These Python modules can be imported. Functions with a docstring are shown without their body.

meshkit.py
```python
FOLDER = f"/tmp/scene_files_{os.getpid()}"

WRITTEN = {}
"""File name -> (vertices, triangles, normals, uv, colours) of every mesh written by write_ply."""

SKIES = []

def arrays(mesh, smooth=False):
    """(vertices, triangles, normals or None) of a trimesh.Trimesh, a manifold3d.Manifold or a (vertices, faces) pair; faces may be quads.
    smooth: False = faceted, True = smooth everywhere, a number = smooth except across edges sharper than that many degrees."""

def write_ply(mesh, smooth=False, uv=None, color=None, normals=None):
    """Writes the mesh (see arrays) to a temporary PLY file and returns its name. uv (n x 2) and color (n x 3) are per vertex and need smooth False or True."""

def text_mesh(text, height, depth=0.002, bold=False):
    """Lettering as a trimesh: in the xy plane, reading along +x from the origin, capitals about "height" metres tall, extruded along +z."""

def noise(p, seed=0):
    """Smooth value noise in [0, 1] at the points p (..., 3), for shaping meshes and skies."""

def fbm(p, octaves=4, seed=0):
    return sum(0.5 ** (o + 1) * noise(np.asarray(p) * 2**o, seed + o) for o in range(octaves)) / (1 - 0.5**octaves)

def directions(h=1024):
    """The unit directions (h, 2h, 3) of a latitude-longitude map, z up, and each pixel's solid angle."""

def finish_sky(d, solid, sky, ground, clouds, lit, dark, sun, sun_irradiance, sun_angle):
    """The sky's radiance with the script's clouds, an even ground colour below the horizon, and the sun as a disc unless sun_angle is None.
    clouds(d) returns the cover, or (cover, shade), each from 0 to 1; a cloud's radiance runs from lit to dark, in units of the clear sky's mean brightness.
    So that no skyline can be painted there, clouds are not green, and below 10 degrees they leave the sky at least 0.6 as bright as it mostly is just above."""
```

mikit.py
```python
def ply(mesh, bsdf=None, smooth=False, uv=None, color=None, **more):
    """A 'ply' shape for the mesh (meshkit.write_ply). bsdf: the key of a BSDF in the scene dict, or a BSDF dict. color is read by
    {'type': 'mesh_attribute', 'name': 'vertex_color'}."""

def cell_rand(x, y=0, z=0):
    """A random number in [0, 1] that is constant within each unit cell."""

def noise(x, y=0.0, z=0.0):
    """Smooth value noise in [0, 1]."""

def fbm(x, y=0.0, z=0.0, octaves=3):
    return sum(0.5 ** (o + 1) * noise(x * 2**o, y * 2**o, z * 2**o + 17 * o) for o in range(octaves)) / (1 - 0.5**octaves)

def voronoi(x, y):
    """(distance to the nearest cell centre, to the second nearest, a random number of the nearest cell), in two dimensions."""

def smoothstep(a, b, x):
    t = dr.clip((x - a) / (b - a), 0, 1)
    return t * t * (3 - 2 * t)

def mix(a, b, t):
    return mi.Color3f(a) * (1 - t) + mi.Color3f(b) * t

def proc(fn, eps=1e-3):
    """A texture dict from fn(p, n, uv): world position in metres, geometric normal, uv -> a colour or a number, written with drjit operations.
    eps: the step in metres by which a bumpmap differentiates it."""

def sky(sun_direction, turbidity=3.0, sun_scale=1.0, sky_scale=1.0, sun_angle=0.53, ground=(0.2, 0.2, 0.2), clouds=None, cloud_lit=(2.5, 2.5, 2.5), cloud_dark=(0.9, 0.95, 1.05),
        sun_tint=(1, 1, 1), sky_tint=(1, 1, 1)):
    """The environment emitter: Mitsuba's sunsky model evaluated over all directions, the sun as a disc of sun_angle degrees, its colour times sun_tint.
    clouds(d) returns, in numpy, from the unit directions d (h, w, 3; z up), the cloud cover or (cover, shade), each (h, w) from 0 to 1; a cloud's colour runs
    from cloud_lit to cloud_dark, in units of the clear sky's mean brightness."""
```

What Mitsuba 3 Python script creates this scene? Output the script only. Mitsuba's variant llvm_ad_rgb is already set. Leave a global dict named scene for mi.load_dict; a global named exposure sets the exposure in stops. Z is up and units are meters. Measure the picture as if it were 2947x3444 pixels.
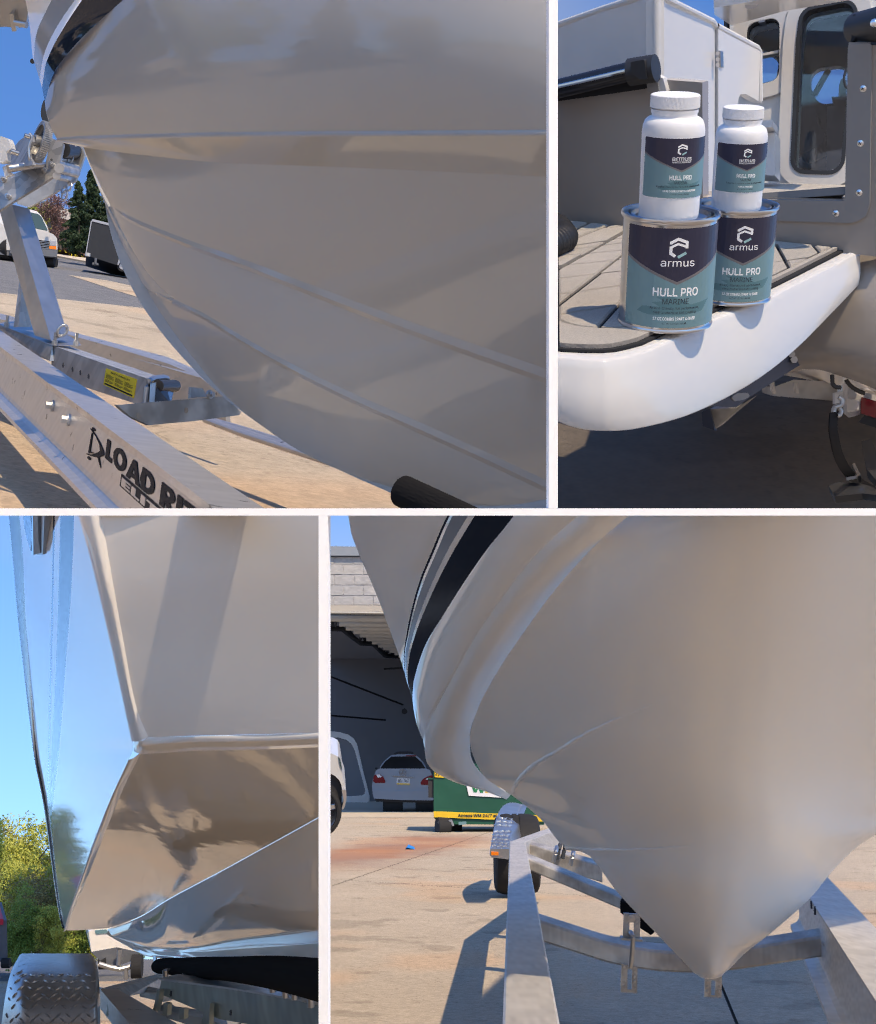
import math, random
import numpy as np, trimesh, manifold3d
import mitsuba as mi, drjit as dr
import mikit, meshkit
from mikit import proc, noise, fbm, voronoi, smoothstep, mix, cell_rand
from shapely.geometry import Polygon, LineString, Point, box as sbox
from shapely.ops import unary_union
from shapely import affinity

# ------------------------------------------------------------------ camera, sky, exposure
W, H, FOC = 2947.0, 3444.0, 5000.0          # the units in which the layout was measured
CX, CY = W / 2, H / 2
TILT, EYE = math.radians(18.0), 12.0         # the camera looks up a little; eye height over the big apron
A = np.array([[1, 0, 0, 0], [0, math.cos(TILT), -math.sin(TILT), 0], [0, math.sin(TILT), math.cos(TILT), EYE], [0, 0, 0, 1.0]])
def wv(v): return (A[:3, :3] @ np.asarray(v, float)).tolist()
scene, labels = {"type": "scene"}, {}
exposure = 1.50
eye = [0, 0, EYE]
scene["camera"] = {"type": "perspective", "fov": 2 * math.degrees(math.atan(H / 2 / FOC)), "fov_axis": "y", "near_clip": 0.1, "far_clip": 3000.0,
                   "to_world": mi.ScalarTransform4f().look_at(origin=eye, target=(np.array(eye) + wv([0, 1, 0])).tolist(), up=wv([0, 0, 1]))}
SUN = np.array([0.30, -0.50, 0.81])
def clouds(d):
    n = meshkit.fbm(d * np.array([2.2, 2.2, 5.0]) + 3.1, 4, 5)
    return np.clip((n - 0.55) * 2.2, 0, 0.35), 0.0
scene["sky"] = mikit.sky(wv(SUN), turbidity=2.1, clouds=clouds, cloud_lit=(1.6, 1.62, 1.65), sky_tint=(0.68, 0.90, 1.25), sun_tint=(1.0, 0.97, 0.92), ground=(0.34, 0.31, 0.27), sky_scale=1.75)

# ------------------------------------------------------------------ helpers
rng = np.random.default_rng(11)
def P(px, py, Y): return np.array([(px - CX) / FOC * Y, Y, (CY - py) / FOC * Y])
def unit(v): v = np.asarray(v, float); return v / np.linalg.norm(v)
class Frame:                                  # a piece of level ground of its own: x right, y away, z up
    def __init__(s, a, b, h):
        d1, d2 = P(*a, 1.0), P(*b, 1.0)
        s.n = unit(np.cross(d2, d1)); s.n *= np.sign(s.n[2]); s.h = h
        g = np.array([0, 1.0, 0]); s.g = unit(g - s.n * (g @ s.n)); s.r = np.cross(s.g, s.n)
        s.M = np.eye(4); s.M[:3, 0], s.M[:3, 1], s.M[:3, 2], s.M[:3, 3] = s.r, s.g, s.n, -h * s.n
    def hit(s, px, py, z=0.0):
        d = P(px, py, 1.0); return d * ((z - s.h) / (d @ s.n))
    def to(s, x, y, z=0.0): return s.M[:3, :3] @ np.array([x, y, z], float) + s.M[:3, 3]
    def loc(s, q): return s.M[:3, :3].T @ (np.asarray(q, float) - s.M[:3, 3])
    def lhit(s, px, py, z=0.0): return s.loc(s.hit(px, py, z))
G1 = Frame((130, 770), (900, 893), 0.80)
G2 = Frame((1900, -339), (2900, -339), 1.90)
G3 = Frame((0, 3180), (1000, 3180), 1.20)
G4 = Frame((1100, 2600), (2900, 2600), 1.80)

def numbered(name):
    if name not in used: used.add(name); return name
    i = 1
    while f"{name}_{i:03d}" in used: i += 1
    used.add(f"{name}_{i:03d}"); return f"{name}_{i:03d}"
used, place, BAY = set(), {}, []
def cutx(px, keep): return unit([1.0, -(px - CX) / FOC, 0]) * keep
def cuty(py, keep): return unit([0, -(CY - py) / FOC, 1.0]) * keep
def thing(name, label, cat, group=None):
    key = numbered(name); labels[key] = {"label": label, "category": cat}
    if group: labels[key]["group"] = group
    return key
def TM(mesh):
    if isinstance(mesh, trimesh.Trimesh): return mesh
    if hasattr(mesh, "to_mesh"):
        m = mesh.to_mesh(); return trimesh.Trimesh(m.vert_properties[:, :3], m.tri_verts, process=False)
    v, f = mesh; f = np.asarray(f)
    if f.shape[1] == 4: f = np.vstack([f[:, [0, 1, 2]], f[:, [0, 2, 3]]])
    return trimesh.Trimesh(np.asarray(v, float), f, process=False)
def obj(name, mesh, mat, parent=None, smooth=30, M=None, uv=None, label=None, kind=None):
    key = numbered(f"{parent}__{name}" if parent else name)
    mesh = TM(mesh) if not isinstance(mesh, list) else trimesh.util.concatenate([TM(m) for m in mesh])
    T = A if M is None else A @ M
    m = trimesh.Trimesh(trimesh.transform_points(mesh.vertices, T), mesh.faces, process=False)
    if np.linalg.det(T[:3, :3]) < 0: m.invert()
    for nrm in BAY:                            # things end where their bay ends
        wn = A[:3, :3] @ nrm; dd = (m.vertices - eye) @ wn
        if dd.max() <= 1e-6 and uv is None: used.discard(key); return key
        if uv is None and dd.min() < -1e-6: m = trimesh.intersections.slice_mesh_plane(m, wn, eye, cap=False)
    if uv is not None and smooth not in (True, False): smooth = False
    scene[key] = mikit.ply(m, mat, smooth=smooth, uv=uv)
    if label or kind:
        labels.setdefault(key, {})
        if label: labels[key]["label"] = label
        if kind: labels[key]["kind"] = kind
    return key
def struct(name, mesh, mat, label=None, **k): return obj(name, mesh, mat, kind="structure", label=label, **k)

def spline(pts, n):                           # Catmull-Rom through points, n samples, by chord length
    p = np.asarray(pts, float)
    if len(p) == 2: return p[0] + np.linspace(0, 1, n)[:, None] * (p[1] - p[0])
    d = np.r_[0, np.cumsum(np.linalg.norm(np.diff(p, axis=0), axis=1))]
    from scipy.interpolate import PchipInterpolator
    return PchipInterpolator(d / d[-1], p, axis=0)(np.linspace(0, 1, n))
def pxcurve(pts, n, sc=(1, 0, 0)):            # (x, y, depth) in measured units -> n points in space; spaced along the picture line
    q = np.array([(sc[0] * x + sc[1], sc[0] * y + sc[2], Y) for x, y, Y in pts], float)
    d = np.r_[0, np.cumsum(np.linalg.norm(np.diff(q[:, :2], axis=0), axis=1))]
    from scipy.interpolate import PchipInterpolator
    q = PchipInterpolator(d / d[-1], q, axis=0)(np.linspace(0, 1, n))
    return np.array([P(*r) for r in q])
def grid(rows, flip=False):                   # rows of points -> mesh
    v = np.array(rows); a, b = v.shape[:2]; i, j = np.meshgrid(np.arange(a - 1), np.arange(b - 1), indexing="ij")
    q = np.stack([i * b + j, i * b + j + 1, (i + 1) * b + j + 1, (i + 1) * b + j], -1).reshape(-1, 4)
    f = np.vstack([q[:, [0, 1, 2]], q[:, [0, 2, 3]]])
    return trimesh.Trimesh(v.reshape(-1, 3), f[:, ::-1] if flip else f, process=False)
def strip(a, b, m=6, bulge=0.0, towards=None):  # sheet between two curves, belly of `bulge` metres along `towards`
    t = np.linspace(0, 1, m)
    rows = [a + (b - a) * s + (0 if towards is None else np.asarray(towards) * bulge * 4 * s * (1 - s)) for s in t]
    return grid(rows)
def box(sx, sy, sz, c=(0, 0, 0), bev=0.0):
    if bev <= 0: m = trimesh.creation.box((sx, sy, sz))
    else:
        pts = []
        for i in (-1, 1):
            for j in (-1, 1):
                for k in (-1, 1):
                    x, y, z = i * sx / 2, j * sy / 2, k * sz / 2
                    pts += [(x - i * bev, y - j * bev, z), (x - i * bev, y, z - k * bev), (x, y - j * bev, z - k * bev)]
        m = trimesh.convex.convex_hull(np.array(pts))
    m.apply_translation(c); return m
def basis(d, up):
    d = unit(d); x = unit(np.cross(d, up)); return np.stack([x, d, np.cross(x, d)], 1)
def place_at(mesh, B, o):
    m = mesh.copy(); m.apply_transform(np.vstack([np.c_[B, np.asarray(o, float)], [0, 0, 0, 1]])); return m
def beam(p0, p1, w, h, up, bev=0.0, ext=0.0):    # solid bar from p0 to p1 (line through its middle)
    p0, p1 = np.asarray(p0, float), np.asarray(p1, float); L = np.linalg.norm(p1 - p0) + 2 * ext
    return place_at(box(w, L, h, bev=bev), basis(p1 - p0, up), (p0 + p1) / 2)
def cyl(p0, p1, r, n=20, r1=None):
    p0, p1 = np.asarray(p0, float), np.asarray(p1, float); d = unit(p1 - p0)
    up = [0, 0, 1] if abs(d[2]) < .9 else [1, 0, 0]; B = basis(d, up); t = np.linspace(0, 2 * np.pi, n, endpoint=False)
    c = np.cos(t)[:, None] * B[:, 0] + np.sin(t)[:, None] * B[:, 2]; r1 = r if r1 is None else r1
    v = np.vstack([p0 + c * r, p1 + c * r1, [p0], [p1]]); i = np.arange(n); j = (i + 1) % n
    f = np.vstack([np.c_[i, j, n + j], np.c_[i, n + j, n + i], np.c_[j, i, 0 * i + 2 * n], np.c_[n + i, n + j, 0 * i + 2 * n + 1]])
    m = trimesh.Trimesh(v, f, process=False); m.fix_normals(); return m
def tube(pts, r, n=10, close=False):
    p = np.asarray(pts, float); t = np.gradient(p, axis=0); t /= np.linalg.norm(t, axis=1, keepdims=True)
    ref = np.array([0.13, 0.31, 0.94]); a = np.cross(t, ref); a /= np.linalg.norm(a, axis=1, keepdims=True); b = np.cross(t, a)
    w = np.linspace(0, 2 * np.pi, n + 1); rr = np.broadcast_to(r, (len(p),))[:, None, None]
    return grid(p[:, None] + rr * (np.cos(w)[None, :, None] * a[:, None] + np.sin(w)[None, :, None] * b[:, None]))
def lathe(prof, n=64):                        # (r, z) profile round the z axis
    pr = np.asarray(prof, float); w = np.linspace(0, 2 * np.pi, n + 1)
    return grid([[(r * math.cos(t), r * math.sin(t), z) for t in w] for r, z in pr], flip=True)
def prism(poly, p0, p1, up):                  # 2-D outline (x right, y up) swept from p0 to p1
    p0, p1 = np.asarray(p0, float), np.asarray(p1, float); L = np.linalg.norm(p1 - p0)
    m = trimesh.creation.extrude_polygon(poly if isinstance(poly, Polygon) else Polygon(poly), L, engine="earcut")
    B = basis(p1 - p0, up); return place_at(m, np.stack([B[:, 0], B[:, 2], B[:, 1]], 1) , p0) if False else _fix(place_at(m, np.stack([B[:, 0], B[:, 2], B[:, 1]], 1), p0))
def _fix(m):
    if m.volume < 0: m.invert()
    return m
def slab(pts, th, up):                        # flat polygon in space, thickened downwards by th
    p = np.asarray(pts, float); up = unit(up); o = p[0]; x = unit(p[1] - p[0]); x = unit(x - up * (x @ up)); y = np.cross(up, x)
    m = trimesh.creation.extrude_polygon(Polygon(np.c_[(p - o) @ x, (p - o) @ y]), th, engine="earcut")
    return place_at(m, np.stack([x, y, up], 1), o - up * th)
def sheet(fr, pix, z=0.0):                    # flat patch of a frame's ground whose corners lie under these measured points; uv = metres on that ground
    loc = np.array([fr.lhit(x, y, z)[:2] for x, y in pix]); return lsheet(fr, loc, z)
def lsheet(fr, loc, z=0.0):
    v, f = trimesh.creation.triangulate_polygon(Polygon(loc), engine="earcut")
    m = trimesh.Trimesh(np.array([fr.to(a, b, z) for a, b in v]), f, process=False)
    if (m.face_normals @ fr.n).mean() < 0: m.invert()
    return m, v
def text3(s, height, depth=0.002, bold=False, width=None):
    m = meshkit.text_mesh(s, height, depth, bold); 
    if width: m.apply_scale([width / m.extents[0], 1, 1])
    m.apply_translation([-m.bounds[:, 0].mean(), 0, 0]); return m
def poly3(poly, depth=0.002):
    g = getattr(poly, "geoms", [poly]); return trimesh.util.concatenate([trimesh.creation.extrude_polygon(q, depth, engine="earcut") for q in g])

# ------------------------------------------------------------------ materials
def mat(key, d, two=True): scene[key] = {"type": "twosided", "b": d} if two else d
def pr(col, rough=0.5, metal=0.0, spec=0.5, **k):
    c = col if isinstance(col, dict) else {"type": "rgb", "value": list(col)}
    return {"type": "principled", "base_color": c, "roughness": rough, "metallic": metal, "specular": spec, **k}
def bump(d, fn, scale, eps=1e-3): return {"type": "bumpmap", "t": proc(fn, eps), "scale": scale, "b": d}
def gel(p, n, uv):
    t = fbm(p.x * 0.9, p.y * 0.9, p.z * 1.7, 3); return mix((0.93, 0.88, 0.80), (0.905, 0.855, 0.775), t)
mat("gelcoat", pr(proc(gel), 0.035, spec=0.42))
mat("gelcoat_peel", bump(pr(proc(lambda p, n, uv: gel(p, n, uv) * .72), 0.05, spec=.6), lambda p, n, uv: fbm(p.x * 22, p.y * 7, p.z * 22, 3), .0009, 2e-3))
mat("gelcoat_white", pr((0.58, 0.58, 0.57), 0.12))
mat("gelcoat_soft", pr((0.54, 0.53, 0.51), 0.32))
mat("navy_gloss", pr((0.012, 0.018, 0.035), 0.05))
mat("silver_gloss", pr((0.30, 0.32, 0.35), 0.12))
def conc(p, n, uv):
    a = fbm(uv.x * 0.7, uv.y * 0.7, 1.0, 4); b = noise(uv.x * 26, uv.y * 26, 2.0); c = fbm(uv.x * 5, uv.y * 5, 4.0, 3); s = noise(uv.x * 90, uv.y * 90, 3.)
    base = mix((0.275, 0.232, 0.177), (0.355, 0.305, 0.238), a * 0.6 + c * 0.4)
    stain = smoothstep(0.56, 0.78, fbm(uv.x * 0.55 + 9, uv.y * 0.4, 7.0, 4))
    base = mix(base, (0.42, 0.25, 0.13), stain * 0.3)
    sp = smoothstep(.80, .90, noise(uv.x * 34, uv.y * 34, 9.)) * smoothstep(.5, .7, noise(uv.x * 2.2, uv.y * 2.2, 5.))
    d1, d2, r_ = voronoi(uv.x * .55 + fbm(uv.x * 2, uv.y * 2, 2.) * .5, uv.y * .55 + fbm(uv.x * 2, uv.y * 2, 8.) * .5)
    crack = smoothstep(.018, .004, d2 - d1) * smoothstep(.52, .62, fbm(uv.x * .6, uv.y * .6, 4., 3))
    oil = smoothstep(.66, .74, fbm(uv.x * 1.7, uv.y * 1.7, 12., 3))
    return base * (0.80 + 0.22 * b + 0.24 * s) * (1 - .2 * sp) * (1 - .28 * crack) * (1 - .22 * oil)
mat("concrete", bump(pr(proc(conc), 0.85, spec=0.2), lambda p, n, uv: fbm(uv.x * 60, uv.y * 60, 1.0, 2), 0.004))
mat("asphalt", pr(proc(lambda p, n, uv: mix((0.085, 0.09, 0.098), (0.13, 0.13, 0.135), fbm(uv.x * 3, uv.y * 3, 1.0, 4)) * (0.75 + 0.5 * noise(uv.x * 40, uv.y * 40))), 0.8))
mat("apron_concrete", pr(proc(lambda p, n, uv: mix((0.50, 0.46, 0.40), (0.60, 0.56, 0.49), fbm(p.x * 0.6, p.y * 0.6, 1.0, 4))), 0.9, spec=0.2))  # kept bright so the unseen apron throws more light upward
mat("white_paint", pr((0.91, 0.90, 0.875), 0.6))
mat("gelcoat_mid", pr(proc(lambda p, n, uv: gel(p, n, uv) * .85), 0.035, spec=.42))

mat("joint_dark", pr((.10, .085, .065), .9))
mat("gelcoat_tan", pr(proc(lambda p, n, uv: mix((.385, .378, .36), (.355, .348, .332), fbm(p.x * .9, p.y * .9, p.z * 1.7, 3))), .035, spec=.42))  # cream hull greyed: part of its shade and mirrored sky is in the colour
mat("concrete_grey", bump(pr(proc(lambda p, n, uv: mix(conc(p, n, uv), (.20, .195, .19), .55) * .42), .9, spec=.2), lambda p, n, uv: fbm(uv.x * 60, uv.y * 60, 1.0, 2), .004))  # yard concrete darkened; the shadow under the boat is in the colour
STAIN = [G4.lhit(1090 + .4004 * x, 2380 + .4004 * y)[:2] for x, y in ((100, 1290), (950, 1090))]
def rusty(p, n, uv):
    a, b = STAIN; d = (b - a) / ((b - a) @ (b - a)); t = (uv.x - float(a[0])) * float(d[0]) + (uv.y - float(a[1])) * float(d[1]); L = float(np.linalg.norm(b - a))
    w = dr.abs((uv.x - float(a[0])) * float(-(b - a)[1] / L) + (uv.y - float(a[1])) * float((b - a)[0] / L)) + 1.6 * (fbm(uv.x * .5, uv.y * .5, 3., 4) - .5)
    k = smoothstep(2.4, .2, w) * smoothstep(-.5, .25, t) * smoothstep(1.35, .85, t) * (.35 + .9 * fbm(uv.x * .8, uv.y * .3, 5., 4))
    return mix(conc(p, n, uv) * 1.10, mix((.33, .15, .075), (.22, .13, .10), noise(uv.x * .7, uv.y * .7, 2.)), dr.clip(k * 1.1, 0, .85))
mat("concrete_rust", bump(pr(proc(rusty), .85, spec=.2), lambda p, n, uv: fbm(uv.x * 30, uv.y * 30, 1.0, 2), .006))
mat("navy_print", pr((0.010, 0.013, 0.024), 0.35, spec=.06)); mat("silver_print", pr((0.24, 0.255, 0.28), 0.35, spec=.2))
class Pl:                                     # a plane in space; outlines measured in the picture can be laid on it
    def __init__(s, o, n, x=None):
        s.o = np.asarray(o, float); s.n = unit(n)
        if s.n @ s.o > 0: s.n = -s.n          # faces the eye
        x = np.array([1.0, 0, 0]) if x is None else np.asarray(x, float)
        s.x = unit(x - s.n * (x @ s.n)); s.y = np.cross(s.n, s.x)
    @classmethod
    def three(c, a, b, d): a, b, d = P(*a), P(*b), P(*d); return c(a, np.cross(b - a, d - a), b - a)
    @classmethod
    def upright(c, fr, a, b): return c(a, np.cross(np.asarray(b) - a, fr.n), np.asarray(b) - a)
    def hit(s, px, py, off=0.0): d = P(px, py, 1.0); return d * (((s.o + s.n * off) @ s.n) / (d @ s.n))
    def two(s, px, py): q = s.hit(px, py) - s.o; return (q @ s.x, q @ s.y)
    def at(s, u, v, w=0.0): return s.o + s.x * u + s.y * v + s.n * w
    def poly(s, pix, r=0.0):
        p = Polygon([s.two(*q) for q in pix]).buffer(0)
        return p.buffer(-r, 8).buffer(2 * r, 8).buffer(-r, 8) if r > 0 else p
    def ext(s, poly, th, off=0.0):            # solid whose front lies `off` before the plane and back `th` behind that front
        m = poly3(poly, th); B = np.stack([s.x, s.y, s.n], 1); return place_at(m, B, s.o + s.n * (off - th))
    def plate(s, pix, th=0.01, off=0.0, r=0.0): return s.ext(s.poly(pix, r), th, off)
def lin(sc, pts): return [(sc[0] * x + sc[1], sc[0] * y + sc[2]) for x, y in pts]
def bevel_poly(pl, poly, th, off, bev):       # plate with a chamfered front edge
    inner = poly.buffer(-bev, join_style=2)
    if inner.is_empty or inner.geom_type != "Polygon" or len(inner.exterior.coords) != len(poly.exterior.coords): return pl.ext(poly, th, off)
    a, b = np.array(poly.exterior.coords)[:-1], np.array(inner.exterior.coords)[:-1]
    k = np.argmin(((b - a[0]) ** 2).sum(1)); b = np.roll(b, -k, 0)
    if ((np.roll(b[::-1], 1, 0) - a) ** 2).sum() < ((b - a) ** 2).sum(): b = np.roll(b[::-1], 1, 0)
    n = len(a); pt = lambda q, w: [pl.at(u, v, w) for u, v in q]
    v = np.array(pt(a, off - th) + pt(a, off - bev) + pt(b, off)); i = np.arange(n); j = (i + 1) % n
    tv, tf = trimesh.creation.triangulate_polygon(Polygon(b), engine="earcut")
    idx = [int(np.argmin(((b - q) ** 2).sum(1))) for q in tv]
    f = np.vstack([np.c_[i, j, n + j], np.c_[i, n + j, n + i], np.c_[n + i, n + j, 2 * n + j], np.c_[n + i, 2 * n + j, 2 * n + i], np.array(idx)[tf] + 2 * n])
    m = trimesh.Trimesh(v, f, process=False); trimesh.repair.fix_normals(m); return m
def clip(mesh, px=None, py=None, keep=1):     # cut a thing off where its bay ends
    n = np.array([1.0, -(px - CX) / FOC, 0]) if px is not None else np.array([0, -(CY - py) / FOC, 1.0])
    return trimesh.intersections.slice_mesh_plane(TM(mesh), n * keep, [0, 0, 0], cap=False)
def hexa(pts8): return trimesh.convex.convex_hull(np.array(pts8))
def nut(p, axis, r, h, n=6): return cyl(np.asarray(p) , np.asarray(p) + unit(axis) * h, r, n)
# ------------------------------------------------------------------ the setting
S1 = (1.0716, 0, 0)
FARSIDE = True
struct("ground", trimesh.Trimesh([[-400, -400, 0], [400, -400, 0], [400, 600, 0], [-400, 600, 0]], [[0, 1, 2], [0, 2, 3]]), "apron_concrete", M=np.linalg.inv(A), label="added unseen tan concrete apron that bounces sunlight up to the raised bays")  # added out of view to bounce warm sunlight onto the hulls
YD = 2.45
def rect(x0, y0, x1, y1, Y, back, mat_, key):
    a = np.array([P(x0, y1, Y), P(x1, y1, Y), P(x1, y0, Y), P(x0, y0, Y)]); b = a + np.array([0, back, 0])
    return trimesh.Trimesh(np.vstack([a, b]), [[0, 1, 2], [0, 2, 3], [5, 4, 7], [5, 7, 6], [3, 2, 6], [3, 6, 7], [1, 0, 4], [1, 4, 5], [0, 3, 7], [0, 7, 4], [2, 1, 5], [2, 5, 6]], process=False)
k = obj("white_deck_edge", rect(-60, 1709.5, W + 60, 1734, YD, 0.06, 0, 0), "white_paint", smooth=False, kind="structure")
k = obj("white_partition", rect(1846.5, -40, 1877, 1709, YD, 0.06, 0, 0), "white_paint", smooth=False, kind="structure")
k = obj("white_partition", rect(1072, 1734.5, 1103, H + 40, YD, 0.06, 0, 0), "white_paint", smooth=False, kind="structure")

_q = lambda x, y: tuple(G1.lhit(x, y)[:2])
m, uv = lsheet(G1, [_q(-60, 1722), _q(1700, 1722), _q(1300, 1500), _q(1000, 1320), _q(800, 1160), _q(640, 1055), _q(514, 1039), _q(-60, 978), (-16, 14), (-12, -1.5), (-.7, -1.5), (-.75, 1.5)])
struct("concrete_yard", m, "concrete", uv=uv, smooth=False)
def ground(name, fr, loc, cut=(), mtl="concrete"):      # concrete slabs with open joints between them
    g = Polygon(loc).buffer(0)
    for l in cut: g = g.difference(LineString(l).buffer(.012, cap_style=2))
    key = numbered(name); labels[key] = {"kind": "structure"}
    m, uv = lsheet(fr, loc, -.03); obj("joint_bed", m, "joint_dark", key, smooth=False)
    for q in getattr(g, "geoms", [g]):
        m, uv = lsheet(fr, q, 0); obj("slab", m, mtl, key, smooth=False, uv=uv)
_e = lambda fr, x, y: fr.lhit(x, y)[:2]
x3 = lambda y: y * (1088 - CX) / FOC
ground("concrete_yard", G3, [(-14, -1), (-.05, -1), (.3, .5), tuple(_e(G3, 1086, 3700)), tuple(_e(G3, 1086, 3300)), tuple(_e(G3, -300, 3300)), (-14, 14)])
m, uv = lsheet(G3, [tuple(_e(G3, 1086, 3300)), tuple(_e(G3, 1086, 3226)), tuple(_e(G3, -400, 3226)), tuple(_e(G3, -400, 3300))]); struct("asphalt_yard", m, "asphalt", uv=uv, smooth=False)
Cc = (.4004, 1090, 2380); Dd = (.7598, 1600, 2650)
def ll(fr, sc, a, b, e=0.0):
    a, b = (fr.lhit(*lin(sc, [q])[0])[:2] for q in (a, b)); d = unit(b - a); return [a - d * e, b + d * e]
ground("concrete_yard", G4, [(.1, -1), (9, -1), (16, 14), tuple(_e(G4, 3300, 2645)), tuple(_e(G4, 1000, 2645)), tuple(_e(G4, 1089, 2700)), tuple(_e(G4, 1089, 3700)), (.1, .5)], [ll(G4, Cc, (32, 1510), (1200, 1110), 40), ll(G4, Cc, (32, 1440), (1450, 1530), 40), ll(G4, Dd, (1090, 880), (1155, 1040), 60)], "concrete_rust")
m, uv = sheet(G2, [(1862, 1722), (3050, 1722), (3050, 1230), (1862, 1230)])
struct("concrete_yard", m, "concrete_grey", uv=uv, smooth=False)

# ------------------------------------------------------------------ upper left boat
N = 90
def bay(m):                                   # lower bays: what stands in them ends under the deck and at the partition
    m = clip(m, py=1729, keep=-1); side = (m.vertices[:, 0] / m.vertices[:, 1]).mean() * FOC + CX
    return clip(m, px=1087.5, keep=-1 if side < 1087 else 1)
BAY[:] = [cutx(1861, -1), cuty(1722, 1)]
sq1 = lambda x, y, Y: (x, y, 3.0 + (Y - 3.0) * .36 + .40 * max(0, y - 430) / 1000 + .01 * max(0, 430 - y) / 430)
from scipy.ndimage import gaussian_filter1d
def c1(p):
    q = pxcurve([sq1(*q) for q in p], N, S1); k = np.linspace(0, 1, N); iy = 1 / q[:, 1]   # fair the curve: its depth runs as a cubic
    sm = np.polyval(np.polyfit(k, iy, 3, w=np.where((k < .03) | (k > .97), 3.0, 1.0)), k); return q / q[:, 1:2] / sm[:, None]
keel = c1([(262, 466, 6.42), (266, 472, 6.3), (300, 550, 6.2), (345, 640, 6.1), (380, 740, 6.0), (420, 850, 5.85), (470, 950, 5.7), (530, 1040, 5.5), (600, 1130, 5.3), (690, 1230, 5.0), (800, 1320, 4.7), (950, 1420, 4.3), (1100, 1490, 4.0), (1240, 1545, 3.75), (1500, 1650, 3.45), (1740, 1730, 3.25)])
boat1 = thing("motorboat", "cream motorboat with pointed bow over the trailer winch, navy stripe high on its side", "boat")
def keelpart(i0, i1):
    return None
hl = []
s2b = c1([(432, 866, 5.86), (470, 905, 5.5), (520, 935, 5.2), (640, 995, 4.75), (760, 1070, 4.4), (900, 1150, 4.1), (1100, 1250, 3.75), (1300, 1340, 3.5), (1500, 1430, 3.25), (1740, 1543, 3.03)])
s2a = c1([(430, 861, 5.845), (470, 888, 5.525), (520, 918, 5.225), (640, 976, 4.785), (760, 1045, 4.435), (900, 1122, 4.135), (1100, 1217, 3.785), (1300, 1302, 3.535), (1500, 1392, 3.285), (1740, 1503, 3.065)])
s2c = c1([(433, 870, 5.855), (470, 912, 5.525), (520, 943, 5.225), (640, 1004, 4.785), (760, 1080, 4.435), (900, 1161, 4.135), (1100, 1262, 3.785), (1300, 1353, 3.535), (1500, 1444, 3.285), (1740, 1558, 3.065)])
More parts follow.
